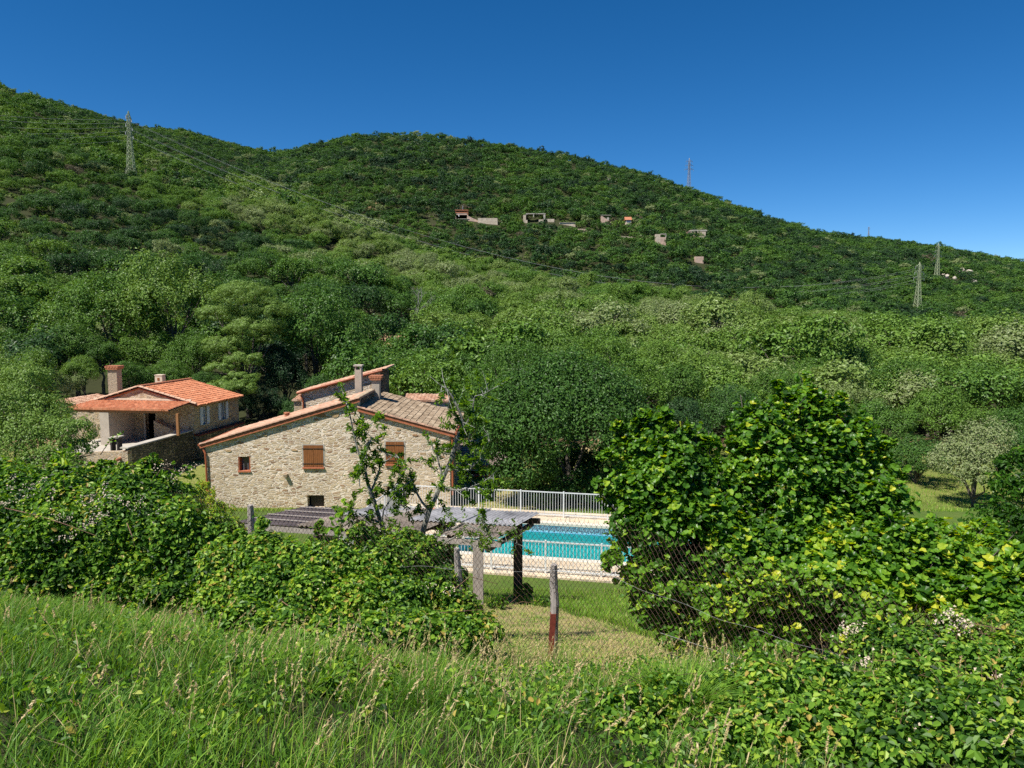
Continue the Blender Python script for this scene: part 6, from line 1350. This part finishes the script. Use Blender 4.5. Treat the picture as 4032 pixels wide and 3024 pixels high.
# seed heads on stalks
x, y, px = area(1500, 2.2, 8.2, .8); k = (y < np.interp(px, [-200, 900, 1900, 2600, 4200], [8.3, 7.6, 7.3, 6.6, 4.2])) & (rg.random(len(x)) < .25 + .75 * np.clip((px - 200) / 1800, 0, 1)) & (rg.random(len(x)) < np.where(px > 2900, .25, 1)); x, y, px = x[k], y[k], px[k]
n = len(x); z = H(x, y); mid_ = np.exp(-((px - 1700) / 700) ** 2); hs2 = rg.uniform(.12, .28, n) * (1 + .35 * mid_) * np.where(px < 900, 1.15, .95); azs = rg.normal(.3, 1.3, n); ln = rg.uniform(.1, .55, n)
pos = np.stack([x, y, z], 1); V, q, t, ti = blades(pos, hs2, np.full(n, .0035), ln, azs, rg, rg.uniform(.78, .95, n), 4)
tip = pos + np.stack([np.cos(azs), np.sin(azs), np.zeros(n)], 1) * (ln * hs2)[:, None] + np.array([0, 0, 1.]) * (hs2 * (1 - .28 * ln))[:, None]
dr = norm(np.stack([np.cos(azs) * ln * 1.6, np.sin(azs) * ln * 1.6, np.full(n, .9)], 1))
m2 = 14; base = len(V); hp = np.repeat(tip, m2, 0) + np.repeat(dr, m2, 0) * (np.tile(np.linspace(-.03, .035, m2), n) * np.repeat(1 + .8 * mid_, m2))[:, None]
hd = np.repeat(dr, m2, 0) + rg.normal(size=hp.shape) * .35
hv, hq, hm = leaves(hp, norm(rg.normal(size=hp.shape)), .024, .28, rg, 'rhomb', tdir=hd * 3, fold=.2)
V = np.concatenate([V, hv]); q = np.concatenate([q, hq + base]); ti = np.concatenate([ti, np.repeat(np.repeat(rg.uniform(.82, 1, n), m2), hm)])
o = mk('seed_heads', V, q, t, M['grass'], tint=ti); tag(o, 'straw coloured grass seed heads standing above the meadow', 'seed heads', kind='stuff')
# grey green tuft, lower right
tp = P(2680, 2990, 3.5); n = 900; a_ = rg.uniform(0, 6.28, n); rr2 = rg.uniform(0, .10, n); xx = tp.x + rr2 * np.cos(a_); yy = tp.y + rr2 * np.sin(a_)
V, q, t, ti = blades(np.stack([xx, yy, H(xx, yy)], 1), rg.uniform(.2, .36, n), np.full(n, .0045), rg.uniform(.3, 1.1, n), a_ + rg.normal(0, .3, n), rg, np.clip(rg.normal(.5, .12, n), 0, .68))
o = mk('grass_tuft', V, q, t, M['grass'], tint=ti); tag(o, 'dense arching tuft of grey green grass left of the lower right brambles', 'grass tuft')
# lawn and hay behind the fence
x, y, px = area(150000, 7.2, 24.2, .9, 1500, 4300); dryb = np.interp(x, [-4, 0, .2, 1.3, 2.0, 2.3, 3.5, 6], [15, 21, 20, 16.5, 13.5, 11, 9.5, 8]) + .5 * fbm(x * 1.3, y * 1.3)
isd = (y < dryb) & (x < 7); z = H(x, y); tf = fbm(x * 1.5, y * 1.5, 3); edge = np.exp(-((y - dryb) / 1.0) ** 2)
tl = (z > -8.80) | (y < 22.5)
k = tl & (rg.random(len(x)) < np.where(isd, .75, 1)); x, y, z, isd, tf, edge = [v[k] for v in (x, y, z, isd, tf, edge)]
hg = np.where(isd, rg.uniform(.02, .09, len(x)) * (1 + 1.4 * np.clip(tf, 0, 1)), rg.uniform(.07, .20, len(x)) * (1 + .6 * tf) + .10 * edge)
tint = np.where(isd, np.where(rg.random(len(x)) < .60 - .5 * tf, rg.uniform(.74, .92, len(x)), rg.uniform(.2, .6, len(x))), np.clip(rg.normal(.52, .12, len(x)) + .1 * tf, 0, .74)); tint = np.where(~isd & (rg.random(len(x)) < .06), .85, tint)
V, q, t, ti = blades(np.stack([x, y, z - .01], 1), hg, rg.uniform(.008, .016, len(x)), np.where(isd, rg.uniform(.6, 2.6, len(x)), rg.uniform(.1, .8, len(x))), rg.uniform(0, 6.28, len(x)), rg, tint, 2)
o = mk('lawn_grass', V, q, t, M['grass'], tint=ti); tag(o, 'mown hay and short green lawn grass between the chain link fence and the pool', 'grass', kind='stuff')
# grass round the houses, behind the pool and right meadow
n = 70000; y = rg.uniform(33.6, 50, n); px = rg.uniform(600, 4300, n); x = (px - 2016) / F * y; k = ~((x > -17.6) & (x < -3.2) & (y > 41.7)) & ~((y < 35) & (x < 10) & (x > -8)) | ((y > 34.6) & (y < 41)); k &= ~((x > -17.6) & (x < -3.2) & (y > 41.7)); x, y = x[k], y[k]; n = len(x)
V, q, t, ti = blades(np.stack([x, y, H(x, y) - .01], 1), rg.uniform(.06, .22, n), rg.uniform(.02, .035, n), rg.uniform(.1, .8, n), rg.uniform(0, 6.28, n), rg, np.clip(rg.normal(.58, .14, n), 0, .9), 2)
o = mk('yard_grass', V, q, t, M['grass'], tint=ti); tag(o, 'rough grass of the yard behind the pool and round the stone house', 'grass', kind='stuff')
# weeds under the shed and round its posts
lob = [(1960, 2380, 18.2, 40, .7, 1), (2060, 2330, 20, 36, .8, 1), (1850, 2390, 18.4, 40, .8, 1), (2130, 2370, 18, 30, .6, 1)]
b3, _, _ = bush('weed_clump', 'clump of tall weeds round the feet of the shed posts', 'weeds', lob, 30, 22, .09, 'bramble', 51, aspect=.4, base=P(1960, 2400, 18.2), stems=6, r0=.008, tintmu=.4); local(b3)
